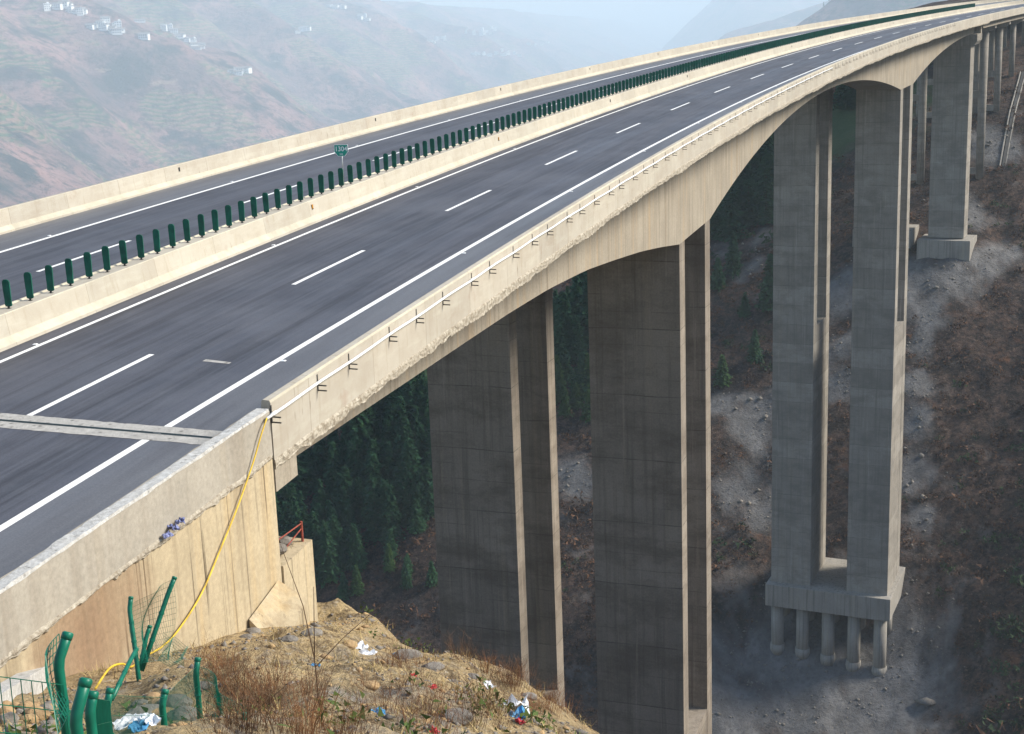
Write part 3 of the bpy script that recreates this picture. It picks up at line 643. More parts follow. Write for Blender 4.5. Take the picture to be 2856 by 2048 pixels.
for i in range(300):
    s = -.30 + 1.0215 * i; p = P(s, -1.325, .875)
    lab = 'green anti-glare slat on the median, leftmost in the photo' if i == 0 else ('green anti-glare slat on the median, %s from the left end of the row' % ordinal(i + 1) if i < 120 else 'green anti-glare slat in the far stretch where the slats merge into a band')
    rz = -heading(s) + random.uniform(-.05, .05)
    if i == 0:
        o = sp; o.location = p; o.rotation_euler = (0, 0, rz); o['label'] = lab; o['group'] = GS
    else: copy_tree(sp, p, rz, None, lab, GS, tilt=(random.uniform(-.015, .015), random.uniform(-.015, .015)))

# kilometre sign -------------------------------------------------------
def text(name, body, size, m, parent, at):
    cu = bpy.data.curves.new(name, 'FONT'); cu.body = body; cu.size = size; cu.align_x = 'CENTER'; cu.align_y = 'CENTER'; cu.extrude = .002
    cu.offset = size * .012
    tmp = bpy.data.objects.new('tmp', cu); COL.objects.link(tmp)
    dg = bpy.context.evaluated_depsgraph_get(); me = bpy.data.meshes.new_from_object(tmp.evaluated_get(dg)); bpy.data.objects.remove(tmp)
    me.name = name; me.materials.clear(); me.materials.append(m)
    R = Matrix.Rotation(math.pi / 2, 4, 'X'); me.transform(Matrix.Translation(at) @ R)
    o = bpy.data.objects.new(name, me); COL.objects.link(o); o.parent = parent; return o
def km_sign():
    p = P(25.1, -1.62, .9); t = thing('distance_marker_sign', 'small green kilometre sign reading 1304 on a thin pole among the slats', 'road sign', p)
    b = MB(); b.tube([(0, 0, 0), (0, 0, 1.75)], .028, 10); pole = b.build('pole', M['galv'], t, True, loc=p) if False else mesh('pole', [tuple(np.array(v) + p) for v in b.V], b.F, M['galv'], t, True)
    b = MB(); b.tube([(-.05, -.02, .0), (.32, -.25, -.0)], .02, 6); b.tube([(0, 0, .3), (-.22, -.05, .03)], .018, 6); mesh('brace', [tuple(np.array(v) + p) for v in b.V], b.F, M['galv'], t)
    def plate(sc, y0, y1, m, nm, par):
        o = [(-.33, .24), (-.31, .26), (.31, .26), (.33, .24), (.33, -.06), (.17, -.26), (-.17, -.26), (-.33, -.06)]
        o = [(x * sc, z * sc) for x, z in o]; n = len(o); V = [(x + p[0], y + p[1], z + 1.5 + p[2]) for y in (y0, y1) for x, z in o]
        return mesh(nm, V, [tuple(range(n)), tuple(range(n, 2*n))[::-1]] + [(j, n + j, n + (j+1) % n, (j+1) % n) for j in range(n)], m, par)
    pn = plate(1.0, -.05, -.03, M['signwhite'], 'panel', t); fc = plate(.94, -.056, -.0505, M['signgreen'], 'panel_face', pn)
    a = text('number', '1304', .30, M['signwhite'], pn, Vector((0, -.060, 1.56))); b = text('small_code', 'G42', .095, M['signwhite'], pn, Vector((0, -.060, 1.335)))
    t.rotation_euler = (0, 0, -heading(25) * .75)
km_sign()

# reflectors, road studs ------------------------------------------------
def refl_proto(m):
    t = thing('reflector', 'r', 'reflector'); b = MB(); b.box((0, 0, 0), .03, .10, .17); b.build('lens', m, t); b = MB(); b.box((0, 0, -.10), .05, .12, .03); b.build('holder', M['steel'], t); return t
ra, rb = refl_proto(M['amber']), refl_proto(M['blackr']); used = set()
def put(proto, loc, rz, label, group):
    if proto.name not in used:
        used.add(proto.name); proto.location = loc; proto.rotation_euler = (0, 0, rz); proto['label'] = label; proto['group'] = group; return proto
    return copy_tree(proto, loc, rz, None, label, group)
for k in range(9):
    s = 20.3 + 24.35 * k
    put(ra if k < 2 else rb, P(s, -.875, .66), -heading(s), ('small amber reflector on the median barrier face, %s from the left' if k < 2 else 'small dark reflector on the median barrier face, %s from the left') % ordinal(k + 1), 'reflectors on the median barrier')
for k in range(8):
    s = 29.4 + 24.0 * k if k else 29.35
    put(rb, P(s, -12.80, .72), -heading(s), 'small dark reflector on the outer barrier beyond the far road, %s from the left' % ordinal(k + 1), 'reflectors on the far barrier')
st = thing('road_stud', 's', 'road stud'); b = MB(); b.hexa([(-.07, -.06, 0), (.07, -.06, 0), (.07, .06, 0), (-.07, .06, 0), (-.045, -.03, .022), (.045, -.03, .022), (.045, .03, .022), (-.045, .03, .022)]); b.build('body', M['signwhite'], st)
for nm, u, ks in (('near the median edge line', -.17, range(0, 13)), ('beside the shoulder line', 7.68, range(0, 13)), ('beside the far outer edge line', -10.38, range(1, 12))):
    for n, k in enumerate(ks):
        s = .2 + 15.05 * k; put(st, P(s, u, .004), -heading(s), 'white road stud %s, %s from the left' % (nm, ordinal(n + 1)), 'white road studs ' + nm)

# ------------------------------------------------------------------ abutment and what lies on it
AB = thing('abutment', 'yellowish concrete wing wall holding up the road end, streaked with dark runs', 'retaining wall', P(-10, 10.2, -3))
def jag(s, seed): return .035 * fbm(np.array([s * 1.6]), np.array([seed * 2.7]), seed, 4, .7)[0]
sweep('upper_wall', lambda s: [(10.40, -.30), (10.40, .74 + jag(s, 1)), (10.03, .74 + jag(s, 2)), (10.03, -.30)], arange(-50, -6.06, .4), M['upper'], AB)
sweep('coping', lambda s: [(10.41 + .4 * jag(s, 3), .745 + jag(s, 1)), (10.40 + .4 * jag(s, 4), .80 + jag(s, 5)), (10.13 + 1.2 * jag(s, 6), .79 + jag(s, 7)), (10.08 + 1.5 * jag(s, 8), .745)], arange(-50, -6.10, .12), M['coping'], AB)
sweep('lower_wall', [(10.38, -7), (10.38, -.32), (9.4, -.32), (9.4, -7)], arange(-50, -6.06, .8), M['abutment'], AB)
rough_strip('ledge', arange(-30, -6.15, .08), 10.38, -.38, -.27, .055, M['broken'], AB, 8)
mb = MB(); mb.subox(-6.04, -4.45, 2.0, 10.43, -8.5, -2.95); fb = mb.build('bearing_block', M['abutment'], AB)
mb = MB(); mb.subox(-6.0, -4.87, 9.0, 10.39, -1.18, -.50); mb.build('end_block', M['girder'], AB)
mb = MB(); mb.subox(-6.03, -5.2, -1.0, 9.0, -3.0, -.45); mb.build('back_wall', M['abutment'], AB)
mb = MB(); c = [P(-7.9, 11.15, -6), P(-6.3, 11.15, -6), P(-6.3, 10.44, -6), P(-7.9, 10.44, -6), P(-7.85, 11.15, -4.1), P(-6.33, 11.12, -3.55), P(-6.35, 10.44, -3.15), P(-7.85, 10.44, -3.4)]
mb.hexa(c); mb.build('buttress', M['abutment'], AB)
def lump(name, cen, rx, ry, rz, m, parent=None, seed=1, sub=3):
    import bmesh
    bm = bmesh.new(); bmesh.ops.create_icosphere(bm, subdivisions=sub, radius=1)
    V = np.array([v.co[:] for v in bm.verts]); F = [tuple(v.index for v in f.verts) for f in bm.faces]; bm.free()
    r = 1 + .30 * fbm(V[:, 0] * 1.3 + V[:, 2] + seed * 7, V[:, 1] * 1.3 - V[:, 2] * .7, seed, 4, .55)
    V = V * r[:, None] * np.array([rx, ry, rz]) + np.asarray(cen)
    return mesh(name, V, F, m, parent)
for i in range(26):
    p = P(-5.95 + 1.2 * random.random(), 8.2 + 2.0 * random.random(), -2.92 + .1 * random.random()); r = random.uniform(.10, .30)
    rk = lump('rock', p + np.array([0, 0, .12]), r, r * .8, r * .7, M['rockw' if i % 3 else 'rockm'], None, i, 2)
    tag(rk, 'brown stone in the heap of rubble on top of the bearing block', 'rock', 'rubble on the bearing block')
tag(lump('rubble', P(-5.5, 9.3, -2.98), .55, 1.15, .30, M['rockw'], None, 77, 4), 'brown rubble heaped on top of the bearing block', 'rubble', kind='stuff')
t = thing('rusty_railing', 'thin rust red railing stub on the block below the bridge end', 'railing', P(-4.7, 10.2, -2.95))
mb = MB(); mb.tube([P(-4.6, 10.25, -2.97), P(-4.6, 10.25, -2.45)], .035, 6); mb.build('post', M['redrail'], t)
for h0, h1 in ((-2.62, -2.98), (-2.5, -2.52)):
    mb = MB(); mb.tube([P(-4.6, 10.25, h0), P(-5.9, 10.1, h1)], .018, 5); mb.build('rail', M['redrail'], t)

# cable pipe on the parapet ---------------------------------------------
CP_ = thing('cable_pipe', 'white pipe on dark steel brackets along the outside of the bridge parapet', 'pipe', P(40, 10.5, .6))
ss = arange(-6.35, 104, 1.0); mb = MB(); mb.tube([P(s, 10.475, (.665 + .012 * math.sin(s * 1.35))) for s in ss], .036, 8); mb.build('tube', M['pipe'], CP_, True)
for s in (-6.0, 8.1, 20.0, 32.1, 44.0, 56.2, 68.0, 80.1, 92.0, 103.8):
    mb = MB(); mb.tube([P(s - .12, 10.475, .665), P(s + .12, 10.475, .665)], .045, 8); mb.build('coupling', M['pipe'], CP_, True)
for k in range(92):
    s = -6.0 + 2.33 * k + .25 * math.sin(k * 2.4); mb = MB()
    mb.subox(s - .02, s + .02, 10.40, 10.425, .44, .85)
    for h in (.585, .46): mb.subox(s - .016, s + .016, 10.425, 10.64, h - .013, h + .013)
    mb.build('bracket', M['steel'], CP_)
# yellow hose
pts = [P(-6.35, 10.475, .665), P(-6.5, 10.50, .60), P(-6.75, 10.50, .38), P(-7.05, 10.49, .05), P(-7.3, 10.47, -.22), P(-8.0, 10.46, -.80), P(-8.8, 10.44, -1.38), P(-9.7, 10.44, -1.95), P(-10.7, 10.46, -2.25), P(-11.5, 10.55, -2.22)]
for x, y in ((320, 1462), (292, 1484)):
    q = hit(x, y); pts.append(q + np.array([0, 0, .06]))
q = hit(272, 1492); pts.append(q + np.array([0, 0, .18])); q = hit(245, 1508); pts.append(q + np.array([0, 0, .22])); q = hit(212, 1532); pts.append(q + np.array([0, 0, .05]))
def smooth_path(p, n=6):
    p = [np.asarray(a, float) for a in p]; o = []
    for i in range(len(p) - 1):
        a, b, c, d = p[max(i-1, 0)], p[i], p[i+1], p[min(i+2, len(p)-1)]
        for k in range(n):
            t = k / n; o.append(.5 * ((2*b) + (c - a)*t + (2*a - 5*b + 4*c - d)*t*t + (3*b - a - 3*c + d)*t**3))
    return o + [p[-1]]
mb = MB(); mb.tube(smooth_path(pts), .019, 8); tag(mb.build('hose', M['yellow'], None, True), 'yellow hose hanging from the pipe end down the wing wall to the stones', 'hose')
# scraps on the ledge
def scrap(name, cen, size, m, label, cat, seed, group=None, flat=.35):
    n = 9; V = []; rg = np.random.default_rng(seed); a = rg.uniform(0, 6.28)
    for i in range(n):
        for j in range(n):
            x, y = (i / (n-1) - .5) * size, (j / (n-1) - .5) * size * .7
            z = size * flat * fbm(np.array([i * .55 + seed]), np.array([j * .55]), seed, 3, .6)[0]
            V.append((cen[0] + x * math.cos(a) - y * math.sin(a) + rg.normal(0, size * .03), cen[1] + x * math.sin(a) + y * math.cos(a) + rg.normal(0, size * .03), cen[2] + z + size * .08))
    F = [(i*n + j, i*n + j + 1, (i+1)*n + j + 1, (i+1)*n + j) for i in range(n-1) for j in range(n-1)]
    o = mesh(name, V, F, m); md = o.modifiers.new('t', 'SOLIDIFY'); md.thickness = .006
    return tag(o, label, cat, group)
for k, (s, h, z) in enumerate([(-10.4, -.06, .22), (-10.65, -.10, .24), (-10.9, -.15, .2)]):
    scrap('plastic_sheet', P(s, 10.52, h - .08), z, M['bluebag'], ['crumpled blue plastic on the wall ledge, end nearest the bridge', 'crumpled blue plastic on the wall ledge, between two others', 'crumpled blue plastic on the wall ledge, end farthest from the bridge'][k], 'plastic scrap', 60 + k, 'blue plastic on the ledge', .5)
# concrete kerb in the lower left corner
mb = MB(); a, b = hit(-40, 1600), hit(128, 1488); d = (b - a) / np.linalg.norm(b - a); nrm = np.array([-d[1], d[0], 0]) * .17
mb.hexa([a - nrm - [0, 0, .4], b - nrm - [0, 0, .4], b + nrm - [0, 0, .4], a + nrm - [0, 0, .4], a - nrm + [0, 0, .32], b - nrm + [0, 0, .32], b + nrm + [0, 0, .32], a + nrm + [0, 0, .32]])
o = mb.build('kerb_wall', M['coping']); tag(o, 'low white concrete kerb behind the green mesh panel', 'kerb')

# ------------------------------------------------------------------ damaged wire fence
FENCE = thing('wire_fence', 'green wire mesh fence with bent topped posts in the lower left corner, still standing', 'fence', PX(300, 1600, 14))
FALLEN = thing('wire_fence', 'collapsed piece of green fence with leaning posts and torn curled mesh against the wall', 'fence', PX(313, 1552, 22))
def post(pts, d, r, label, t=None):
    t = t or FENCE
    W = [PX(x, y, dd) for (x, y), dd in zip(pts, d if hasattr(d, '__len__') else [d] * len(pts))]
    if len(W) == 2:
        g = gpt(W[1][0], W[1][1]); W.append(np.array([W[1][0], W[1][1], min(g[2], W[1][2] - .6) - .3]))
    else: W[-1] = W[-1] + (W[-1] - W[-2]) * .12
    mb = MB(); mb.tube([W[0] + (W[1] - W[0]) * k for k in (0, .5, .85)] + [W[1] + (W[2] - W[1]) * k for k in (.03, .12, .5)] + list(W[2:]), r, 12); po = mb.build('post', M['fence'], t, True); po['label'] = label
    n = (W[0] - W[1]) / np.linalg.norm(W[0] - W[1])
    mb = MB(); mb.tube([W[0] - n * .03, W[0] + n * .006, W[0] + n * .014], [r * 1.1, r * 1.1, r * .8], 12); mb.build('end_cap', M['fence'], po, True)
    for k in (.25, .6):
        c = W[1] + (W[2] - W[1]) * k; mb = MB(); mb.tube([c - n * .02, c + n * .02], r * 1.18, 10); mb.build('clamp', M['fence'], po)
    return W
post([(150, 1405), (129, 1468)], 8.7, .031, 'thick green fence post with bent top, tallest by the mesh panel')
post([(190, 1508), (167, 1590)], 7.4, .031, 'thickest green fence post, round cap at the bottom edge beside the tall bent one')
post([(206, 1536), (199, 1580)], 8.4, .03, 'thin green fence post tucked behind the thickest one')
post([(244, 1528), (236, 1570)], 11.5, .03, 'green fence post with bent top, by the end of the yellow hose')
post([(366, 1530), (359, 1563)], 13, .031, 'short green fence post with bent top below the wing wall')
post([(438, 1459), (434, 1492)], 14.5, .03, 'upright green fence post with bent top in front of the dry brush')
post([(543, 1581), (538, 1604)], 13.5, .027, 'last green fence post, lowest, at the edge of the dry brush')
G_ = post([(290, 1323), (287, 1350), (303, 1468), (313, 1552)], 22, .036, 'tall leaning green fence post with upright bent top against the wall', FALLEN)
post([(332, 1387), (324, 1412), (311, 1475)], 22.5, .034, 'short leaning green fence post between the two tall leaning ones', FALLEN)
I_ = post([(387, 1279), (372, 1316), (320, 1468)], 22.5, .038, 'longest leaning green fence post, tilted right across the wall', FALLEN)
post([(302, 1438), (285, 1470), (252, 1540)], [21.6, 21.3, 20.6], .034, 'green fence post fallen across, tilted left over the yellow hose', FALLEN)
def panel(label, TL, TR, BR, BL, nx, ny, bulge=0.0, r=.0021, curl=0.0):
    TL, TR, BR, BL = [np.asarray(q, float) for q in (TL, TR, BR, BL)]
    nr = np.cross(TR - TL, BL - TL); nr /= np.linalg.norm(nr)
    def at(u, v):
        q = (TL * (1-u) + TR * u) * (1-v) + (BL * (1-u) + BR * u) * v
        return q + nr * (bulge * math.sin(u * 3.1) * math.sin(v * 3.1 + .4) + curl * math.sin(u * 9 + v * 4) * .12)
    t = FALLEN if 'torn' in label or 'loose' in label else FENCE; mb = MB()
    for nm, lines in (('upright_wires', [[at(i / nx, j / 8) for j in range(9)] for i in range(nx + 1)]), ('cross_wires', [[at(i / 10, j / ny) for i in range(11)] for j in range(ny + 1)])):
        for l in lines: mb.tube(l, r, 3, False)
    mb.build('mesh_panel', M['fence'], t)['label'] = label
dn = np.array([0, 0, -1.75])
a, b = PX(-75, 1490, 8.3), PX(139, 1517, 8.7)
panel('green wire mesh panel at the lower left corner before the white kerb', a, b, b + dn, a + dn, 9, 10, .02, .0034)
a, b = PX(131, 1404, 8.9), PX(100, 1452, 8.6); c2 = PX(128, 1626, 8.4); d2 = PX(152, 1560, 8.8)
panel('narrow folded green mesh panel with curved top beside the tallest post', b, a, d2, c2, 9, 10, .06, .003)
a, b = PX(208, 1545, 8.5), PX(243, 1552, 11.2); panel('green mesh panel running back between the thickest post and the hose end', a, b, b + dn, a + dn, 34, 10, .03)
a, b = PX(244, 1540, 11.5), PX(365, 1545, 13); panel('green mesh panel over the stones and plastic litter', a, b, b + dn, a + dn, 46, 10, .05)
a, b = PX(365, 1545, 13), PX(437, 1476, 14.5); panel('green mesh panel between the short post and the upright post', a, b, b + dn * 1.2, a + dn, 46, 10, .05)
a, b = PX(438, 1476, 14.5), PX(544, 1592, 13.5); panel('sagging green mesh panel ending at the last post', a, b, b + dn, a + dn, 70, 13, .10, curl=.5)
panel('torn green mesh curled between the leaning posts', PX(293, 1345, 22), PX(388, 1283, 22.4), PX(372, 1462, 22.6), PX(303, 1470, 22), 44, 14, .35, curl=1.2)
panel('loose green mesh hanging over the dry brush below the wall', PX(362, 1400, 22.2), PX(416, 1428, 22), PX(405, 1478, 21.6), PX(352, 1470, 22), 26, 12, .15, curl=1.0)

# ------------------------------------------------------------------ stones, litter and dry growth on the near slope
ROCKS = []
for i, (x, y, d, r, tan, lab) in enumerate([(352, 1565, 0, .17, 1, 'tan round stone under the green mesh, right of the hose end'), (338, 1545, 0, .13, 1, 'small tan stone beside the hose end'),
    (385, 1560, 0, .20, 0, 'grey stone at the foot of the leaning posts'), (355, 1590, 0, .19, 1, 'largest tan stone above the plastic litter'), (322, 1588, 0, .22, 0, 'flat grey stone left of the largest tan stone'),
    (405, 1588, 0, .18, 0, 'dark grey stone right of the largest tan stone'), (312, 1560, 0, .12, 0, 'small grey stone under the fallen post'), (375, 1580, 0, .1, 0, 'small grey stone between the largest tan and dark grey stones'),
    (450, 1520, 0, .14, 0, 'pale stone right of the upright fence post'), (470, 1555, 0, .11, 1, 'small tan stone in the dry brush'), (690, 1405, 0, .25, 0, 'dark block at the right foot of the bearing block'),
    (642, 1418, 0, .20, 0, 'dark stone below the buttress'), (560, 1400, 0, .18, 0, 'dark stone left of the buttress against the wall'), (545, 1412, 0, .14, 0, 'smaller dark stone against the wall by the buttress'),
    (905, 1455, 0, .36, 0, 'long grey slab lying on the middle of the slope'), (960, 1480, 0, .24, 0, 'grey slab below the long one'), (1045, 1500, 0, .16, 0, 'pale stone on the slope past the slabs'), (1170, 1545, 0, .2, 0, 'dark stone near the slope edge before the slab pier'),
    (860, 1395, 0, .22, 0, 'grey stone at the skyline of the slope'), (770, 1430, 0, .2, 1, 'tan stone beside the white rag'), (820, 1520, 0, .16, 1, 'tan stone in the open soil'), (1010, 1590, 0, .2, 0, 'grey stone near the bottom edge')]):
    q = hit(x, y)
    if q is None: continue
    r *= .7 if y < 1560 else .85; o = lump('rock', q + np.array([0, 0, r * .05]), r * 1.35, r, r * .6, M['rockw' if tan else 'rockm'], None, 100 + i, 3); tag(o, lab, 'rock')
for i in range(34):
    x, y = random.uniform(8, 120), random.uniform(1560, 1622); q = hit(x, y)
    if q is None: continue
    r = random.uniform(.05, .12); o = lump('rock', q + np.array([0, 0, r * .3]), r * 1.2, r, r * .8, M['rockw' if random.random() < .6 else 'rockm'], None, 200 + i, 2)
    tag(o, 'fist sized stone in the heap behind the mesh panel at lower left', 'rock', 'stones behind the lower left mesh panel')
def sc(x, y, size, m, lab, seed, flat=.35):
    q = hit(x, y)
    if q is not None: scrap('litter', q, size, m, lab, 'litter', seed, None, flat)
sc(1135, 1570, .62, M['wbag'], 'large crumpled white sack near the slope edge', 1, .6); sc(1146, 1592, .34, M['cyanbag'], 'blue corner of the white sack', 2, .6); sc(1152, 1600, .18, M['redbag'], 'orange red strip beside the white sack', 22, .4)
sc(790, 1435, .42, M['wbag'], 'white rag on the slope below the bearing block', 3); sc(812, 1450, .36, M['wbag'], 'second white rag, lower on the slope', 4)
sc(917, 1497, .13, M['redbag'], 'red scrap in the middle of the slope', 5, .5); sc(958, 1525, .14, M['redbag'], 'red scrap below the other red one', 6, .5); sc(880, 1450, .2, M['cyanbag'], 'pale blue scrap by the long slab', 7)
sc(840, 1582, .2, M['cyanbag'], 'blue scrap low on the slope', 8); sc(960, 1623, .14, M['redbag'], 'dark red scrap at the bottom edge', 9, .6); sc(700, 1475, .16, M['cyanbag'], 'tiny blue scrap in the brush', 10)
sc(285, 1603, .28, M['wbag'], 'torn white plastic film among the stones by the fence', 11, .3); sc(310, 1612, .22, M['cyanbag'], 'pale blue plastic film beside the white film', 12, .3); sc(330, 1598, .2, M['wbag'], 'white film scrap right of the torn film', 13, .3); sc(1080, 1520, .3, M['wbag'], 'white paper above the sack', 14)

def twigs(mb, n, h, spread, r, rg):
    for _ in range(n):
        a, l = rg.uniform(0, 6.283), h * rg.uniform(.45, 1.0); b = np.array([math.cos(a), math.sin(a), 0]) * rg.uniform(0, spread * .35)
        d = np.array([math.cos(a) * rg.uniform(.1, .75), math.sin(a) * rg.uniform(.1, .75), 1.0]); p = [b - [0, 0, .1]]; c = b.copy()
        for k in range(3):
            c = c + d / np.linalg.norm(d) * l / 3; p.append(c); d = d + rg.normal(0, .22, 3)
        mb.tube(p, [r, r * .8, r * .55, r * .3], 3, False)
        for _k in range(3):
            s0 = p[1] + (p[2] - p[1]) * rg.uniform(0, 1.6); e = s0 + (np.array([rg.normal(0, .6), rg.normal(0, .6), rg.uniform(.4, 1)])) * l * .28
            mb.tube([s0, e], [r * .5, r * .25], 3, False)
SHR = []
for k, (n, h, sp, mt) in enumerate([(30, .62, 1.3, 'twig'), (22, .85, 1.1, 'twig'), (40, .40, 1.2, 'twigd'), (14, 1.1, .8, 'twigd'), (30, .5, 1.3, 'twig')]):
    rg = np.random.default_rng(50 + k); t = thing('dry_shrub', 's', 'shrub'); mb = MB(); twigs(mb, n, h, sp, .0045, rg); mb.build('twigs', M[mt], t); SHR.append(t)
first = set()
def shrub(k, q, sc_, label, group):
    t = SHR[k]
    if k not in first:
        first.add(k); t.location = q; t.scale = (sc_,) * 3; t.rotation_euler = (0, 0, random.uniform(0, 6)); t['label'] = label; t['group'] = group; return t
    return copy_tree(t, q, random.uniform(0, 6.28), sc_, label, group)
def shrubs(n, xr, yr, sc_, label, group, ks=(0, 1, 2, 3, 4)):
    c = 0; tries = 0
    while c < n and tries < n * 6:
        tries += 1; x = random.uniform(*xr); lo, hi = (yr(x) if callable(yr) else yr); y = random.uniform(lo, hi); q = hit(x, y, 8, 60, 160)
        if q is None: continue
        shrub(random.choice(ks), q, sc_ * random.uniform(.7, 1.25), label, group); c += 1
shrubs(30, (450, 690), lambda x: (1500 + max(0, x - 560) * .2, 1640), .68, 'reddish dry shrub in the dense brush right of the fence', 'dense dry brush by the fence')
shrubs(9, (420, 520), (1455, 1500), .5, 'dry shrub leaning against the foot of the wing wall', 'dry shrubs under the wing wall')
shrubs(26, (680, 1120), (1565, 1640), .6, 'dry shrub scattered along the bottom of the slope', 'dry shrubs low on the slope')
shrubs(26, (880, 1310), lambda x: (1375 + (x - 880) * .46, 1395 + (x - 880) * .52), .62, 'wiry dry shrub on the skyline of the slope before the slab piers', 'dry shrubs on the slope edge', (1, 3))
shrubs(26, (760, 1230), lambda x: (1430 + (x - 760) * .25, 1540 + (x - 760) * .1), .6, 'small dry shrub on the open middle of the slope', 'dry shrubs mid slope')
# two tall bare saplings
for x, y, hgt, lab in ((710, 1590, 2.3, 'tall bare sapling with one long side branch in front of the slope'), (1245, 1500, 1.3, 'thin green leafed sapling beside the foot of the light pier edge')):
    q = hit(x, y); t = thing('sapling', lab, 'sapling', q); mb = MB(); rg = np.random.default_rng(int(x))
    mb.tube([q + [0, 0, -.1], q + [-.02, 0, hgt * .35], q + [-.12, .05, hgt * .65], q + [-.35, .1, hgt]], [.010, .008, .006, .003], 5)
    if x < 800:
        mb.tube([q + [-.02, 0, hgt * .3], q + [.35, .1, hgt * .45], q + [.85, .2, hgt * .62]], [.007, .005, .003], 4); mb.tube([q + [-.02, 0, hgt * .35], q + [.02, .1, hgt * .75]], [.01, .004], 4)
    mb.build('stem', M['twigd'], t)
    if x > 800:
        n = 160; c = q + np.stack([rg.normal(-.1, .16, n), rg.normal(0, .16, n), rg.uniform(.2, hgt + .15, n)], 1); V = (c[:, None] + rg.normal(0, .05, (n, 3, 3))).reshape(-1, 3)
        mesh('leaves', V, np.arange(n * 3).reshape(-1, 3), M['weed'], t)
# grass tufts and gravel (uncountable)
def scatter_near(n, seed):
    rg = np.random.default_rng(seed); s, u = rg.uniform(-32, 0, n), rg.uniform(10.6, 23.5, n); p = P(s, u); p[:, 2] = zground(p[:, 0], p[:, 1]); return p, rg
p, rg = scatter_near(1100, 5); keep = fbm(p[:, 0] / 2.2, p[:, 1] / 2.2, 61, 4) > .02; p = p[keep]
n = len(p) * 12; c = np.repeat(p, 12, 0) + np.c_[rg.normal(0, .09, (n, 2)), np.zeros(n)]; hgt = rg.uniform(.06, .22, n); a = rg.uniform(0, 6.28, n)
tip = c + np.stack([rg.normal(0, .08, n), rg.normal(0, .08, n), hgt], 1); wv = np.stack([np.cos(a), np.sin(a), 0 * a], 1) * .009
V = np.stack([c - wv, c + wv, tip], 1).reshape(-1, 3); g = mesh('dry_grass', V, np.arange(n * 3).reshape(-1, 3), M['grass']); tag(g, 'dry yellow grass on the near slope', 'grass', kind='stuff')
p, rg = scatter_near(700, 8); p = p[fbm(p[:, 0] / 2.8, p[:, 1] / 2.8, 77, 4) > .22]; n = len(p) * 14; c = np.repeat(p, 14, 0) + np.c_[rg.normal(0, .12, (n, 2)), rg.uniform(.02, .22, n)]
V = (c[:, None] + rg.normal(0, .035, (n, 3, 3))).reshape(-1, 3); g = mesh('weeds', V, np.arange(n * 3).reshape(-1, 3), M['weed']); tag(g, 'low green weeds on the near slope', 'weeds', kind='stuff')
OCT = np.array([(1, 0, 0), (-1, 0, 0), (0, 1, 0), (0, -1, 0), (0, 0, 1), (0, 0, -1)], float); OF = np.array([(0, 2, 4), (2, 1, 4), (1, 3, 4), (3, 0, 4), (2, 0, 5), (1, 2, 5), (3, 1, 5), (0, 3, 5)])
def pebbles(p, size, rg, name, m, lab):
    n = len(p); r = size * rg.lognormal(0, .55, n); V = p[:, None] + OCT[None] * (r[:, None] * rg.uniform(.6, 1.2, (n, 6)))[..., None] * np.array([1, 1, .7]) + rg.normal(0, .12, (n, 6, 3)) * r[:, None, None]
    F = (OF[None] + (np.arange(n) * 6)[:, None, None]).reshape(-1, 3); o = mesh(name, V.reshape(-1, 3), F, m); tag(o, lab, 'gravel', kind='stuff')
p, rg = scatter_near(9000, 9); keep = fbm(p[:, 0] / 1.6, p[:, 1] / 1.6, 71, 4) > -.1; pebbles(p[keep], .03, rg, 'gravel', M['rockm'], 'grey gravel strewn over the near slope')
p, rg = scatter_near(4000, 10); pebbles(p, .028, rg, 'gravel', M['rockw'], 'tan gravel strewn over the near slope')

# ------------------------------------------------------------------ trees and scrub of the gorge
def conifer(seed, H, R, mt):
    rg = np.random.default_rng(seed); t = thing('conifer', 'c', 'tree'); mb = MB(); mb.tube([(0, 0, -.8), (0, 0, H * .5), (.05, 0, H * .97)], [.02 * H, .013 * H, .003 * H], 7); mb.build('trunk', M['bark'], t)
    C, D = [], []
    nl = 26
    for i in range(nl):
        f = i / (nl - 1); z = H * (.10 + .88 * f); rad = R * (1 - f) ** .8 * rg.uniform(.6, 1.25) + .12; nb = max(4, int(13 * (1 - f) + 4))
        for b in range(nb):
            a = 6.283 * (b + rg.uniform(0, 1)) / nb; rr = rad * rg.uniform(.55, 1.08)
            for k in np.linspace(.25, 1, 5):
                C.append((math.cos(a) * rr * k, math.sin(a) * rr * k, z - rr * .30 * k * k + rg.normal(0, .07))); D.append(a)
    C = np.array(C); D = np.array(D); n = len(C); V = np.empty((n * 2, 3, 3))
    for j in range(2):
        w = rg.uniform(.16, .34, n) * (R / 2.2); L = rg.uniform(.35, .65, n) * (R / 2.2); dd = D + rg.normal(0, .7, n)
        ax = np.stack([np.cos(dd), np.sin(dd), rg.normal(-.25, .3, n)], 1); sd = np.stack([-np.sin(dd), np.cos(dd), rg.normal(0, .5, n)], 1)
        V[j * n:(j + 1) * n] = np.stack([C - sd * w[:, None], C + sd * w[:, None], C + ax * L[:, None]], 1)
    mesh('crown', V.reshape(-1, 3), np.arange(n * 6).reshape(-1, 3), M[mt], t); return t
TREES = [conifer(1, 11.0, 2.3, 'needle'), conifer(2, 8.5, 2.0, 'needle'), conifer(3, 13.0, 2.5, 'needle'), conifer(4, 6.5, 1.7, 'needle2')]
tfirst = set()
def tree(k, q, sc_, label, group=None):
    t = TREES[k]; q = q - np.array([0, 0, .3])
    if k not in tfirst:
        tfirst.add(k); t.location = q; t.scale = (sc_,) * 3; t['label'] = label
        if group: t['group'] = group
        return t
    o = copy_tree(t, q, random.uniform(0, 6.28), (sc_ * random.uniform(.85, 1.4), sc_ * random.uniform(.85, 1.4), sc_), label, group)
    if not group and 'group' in o: del o['group']
    return o
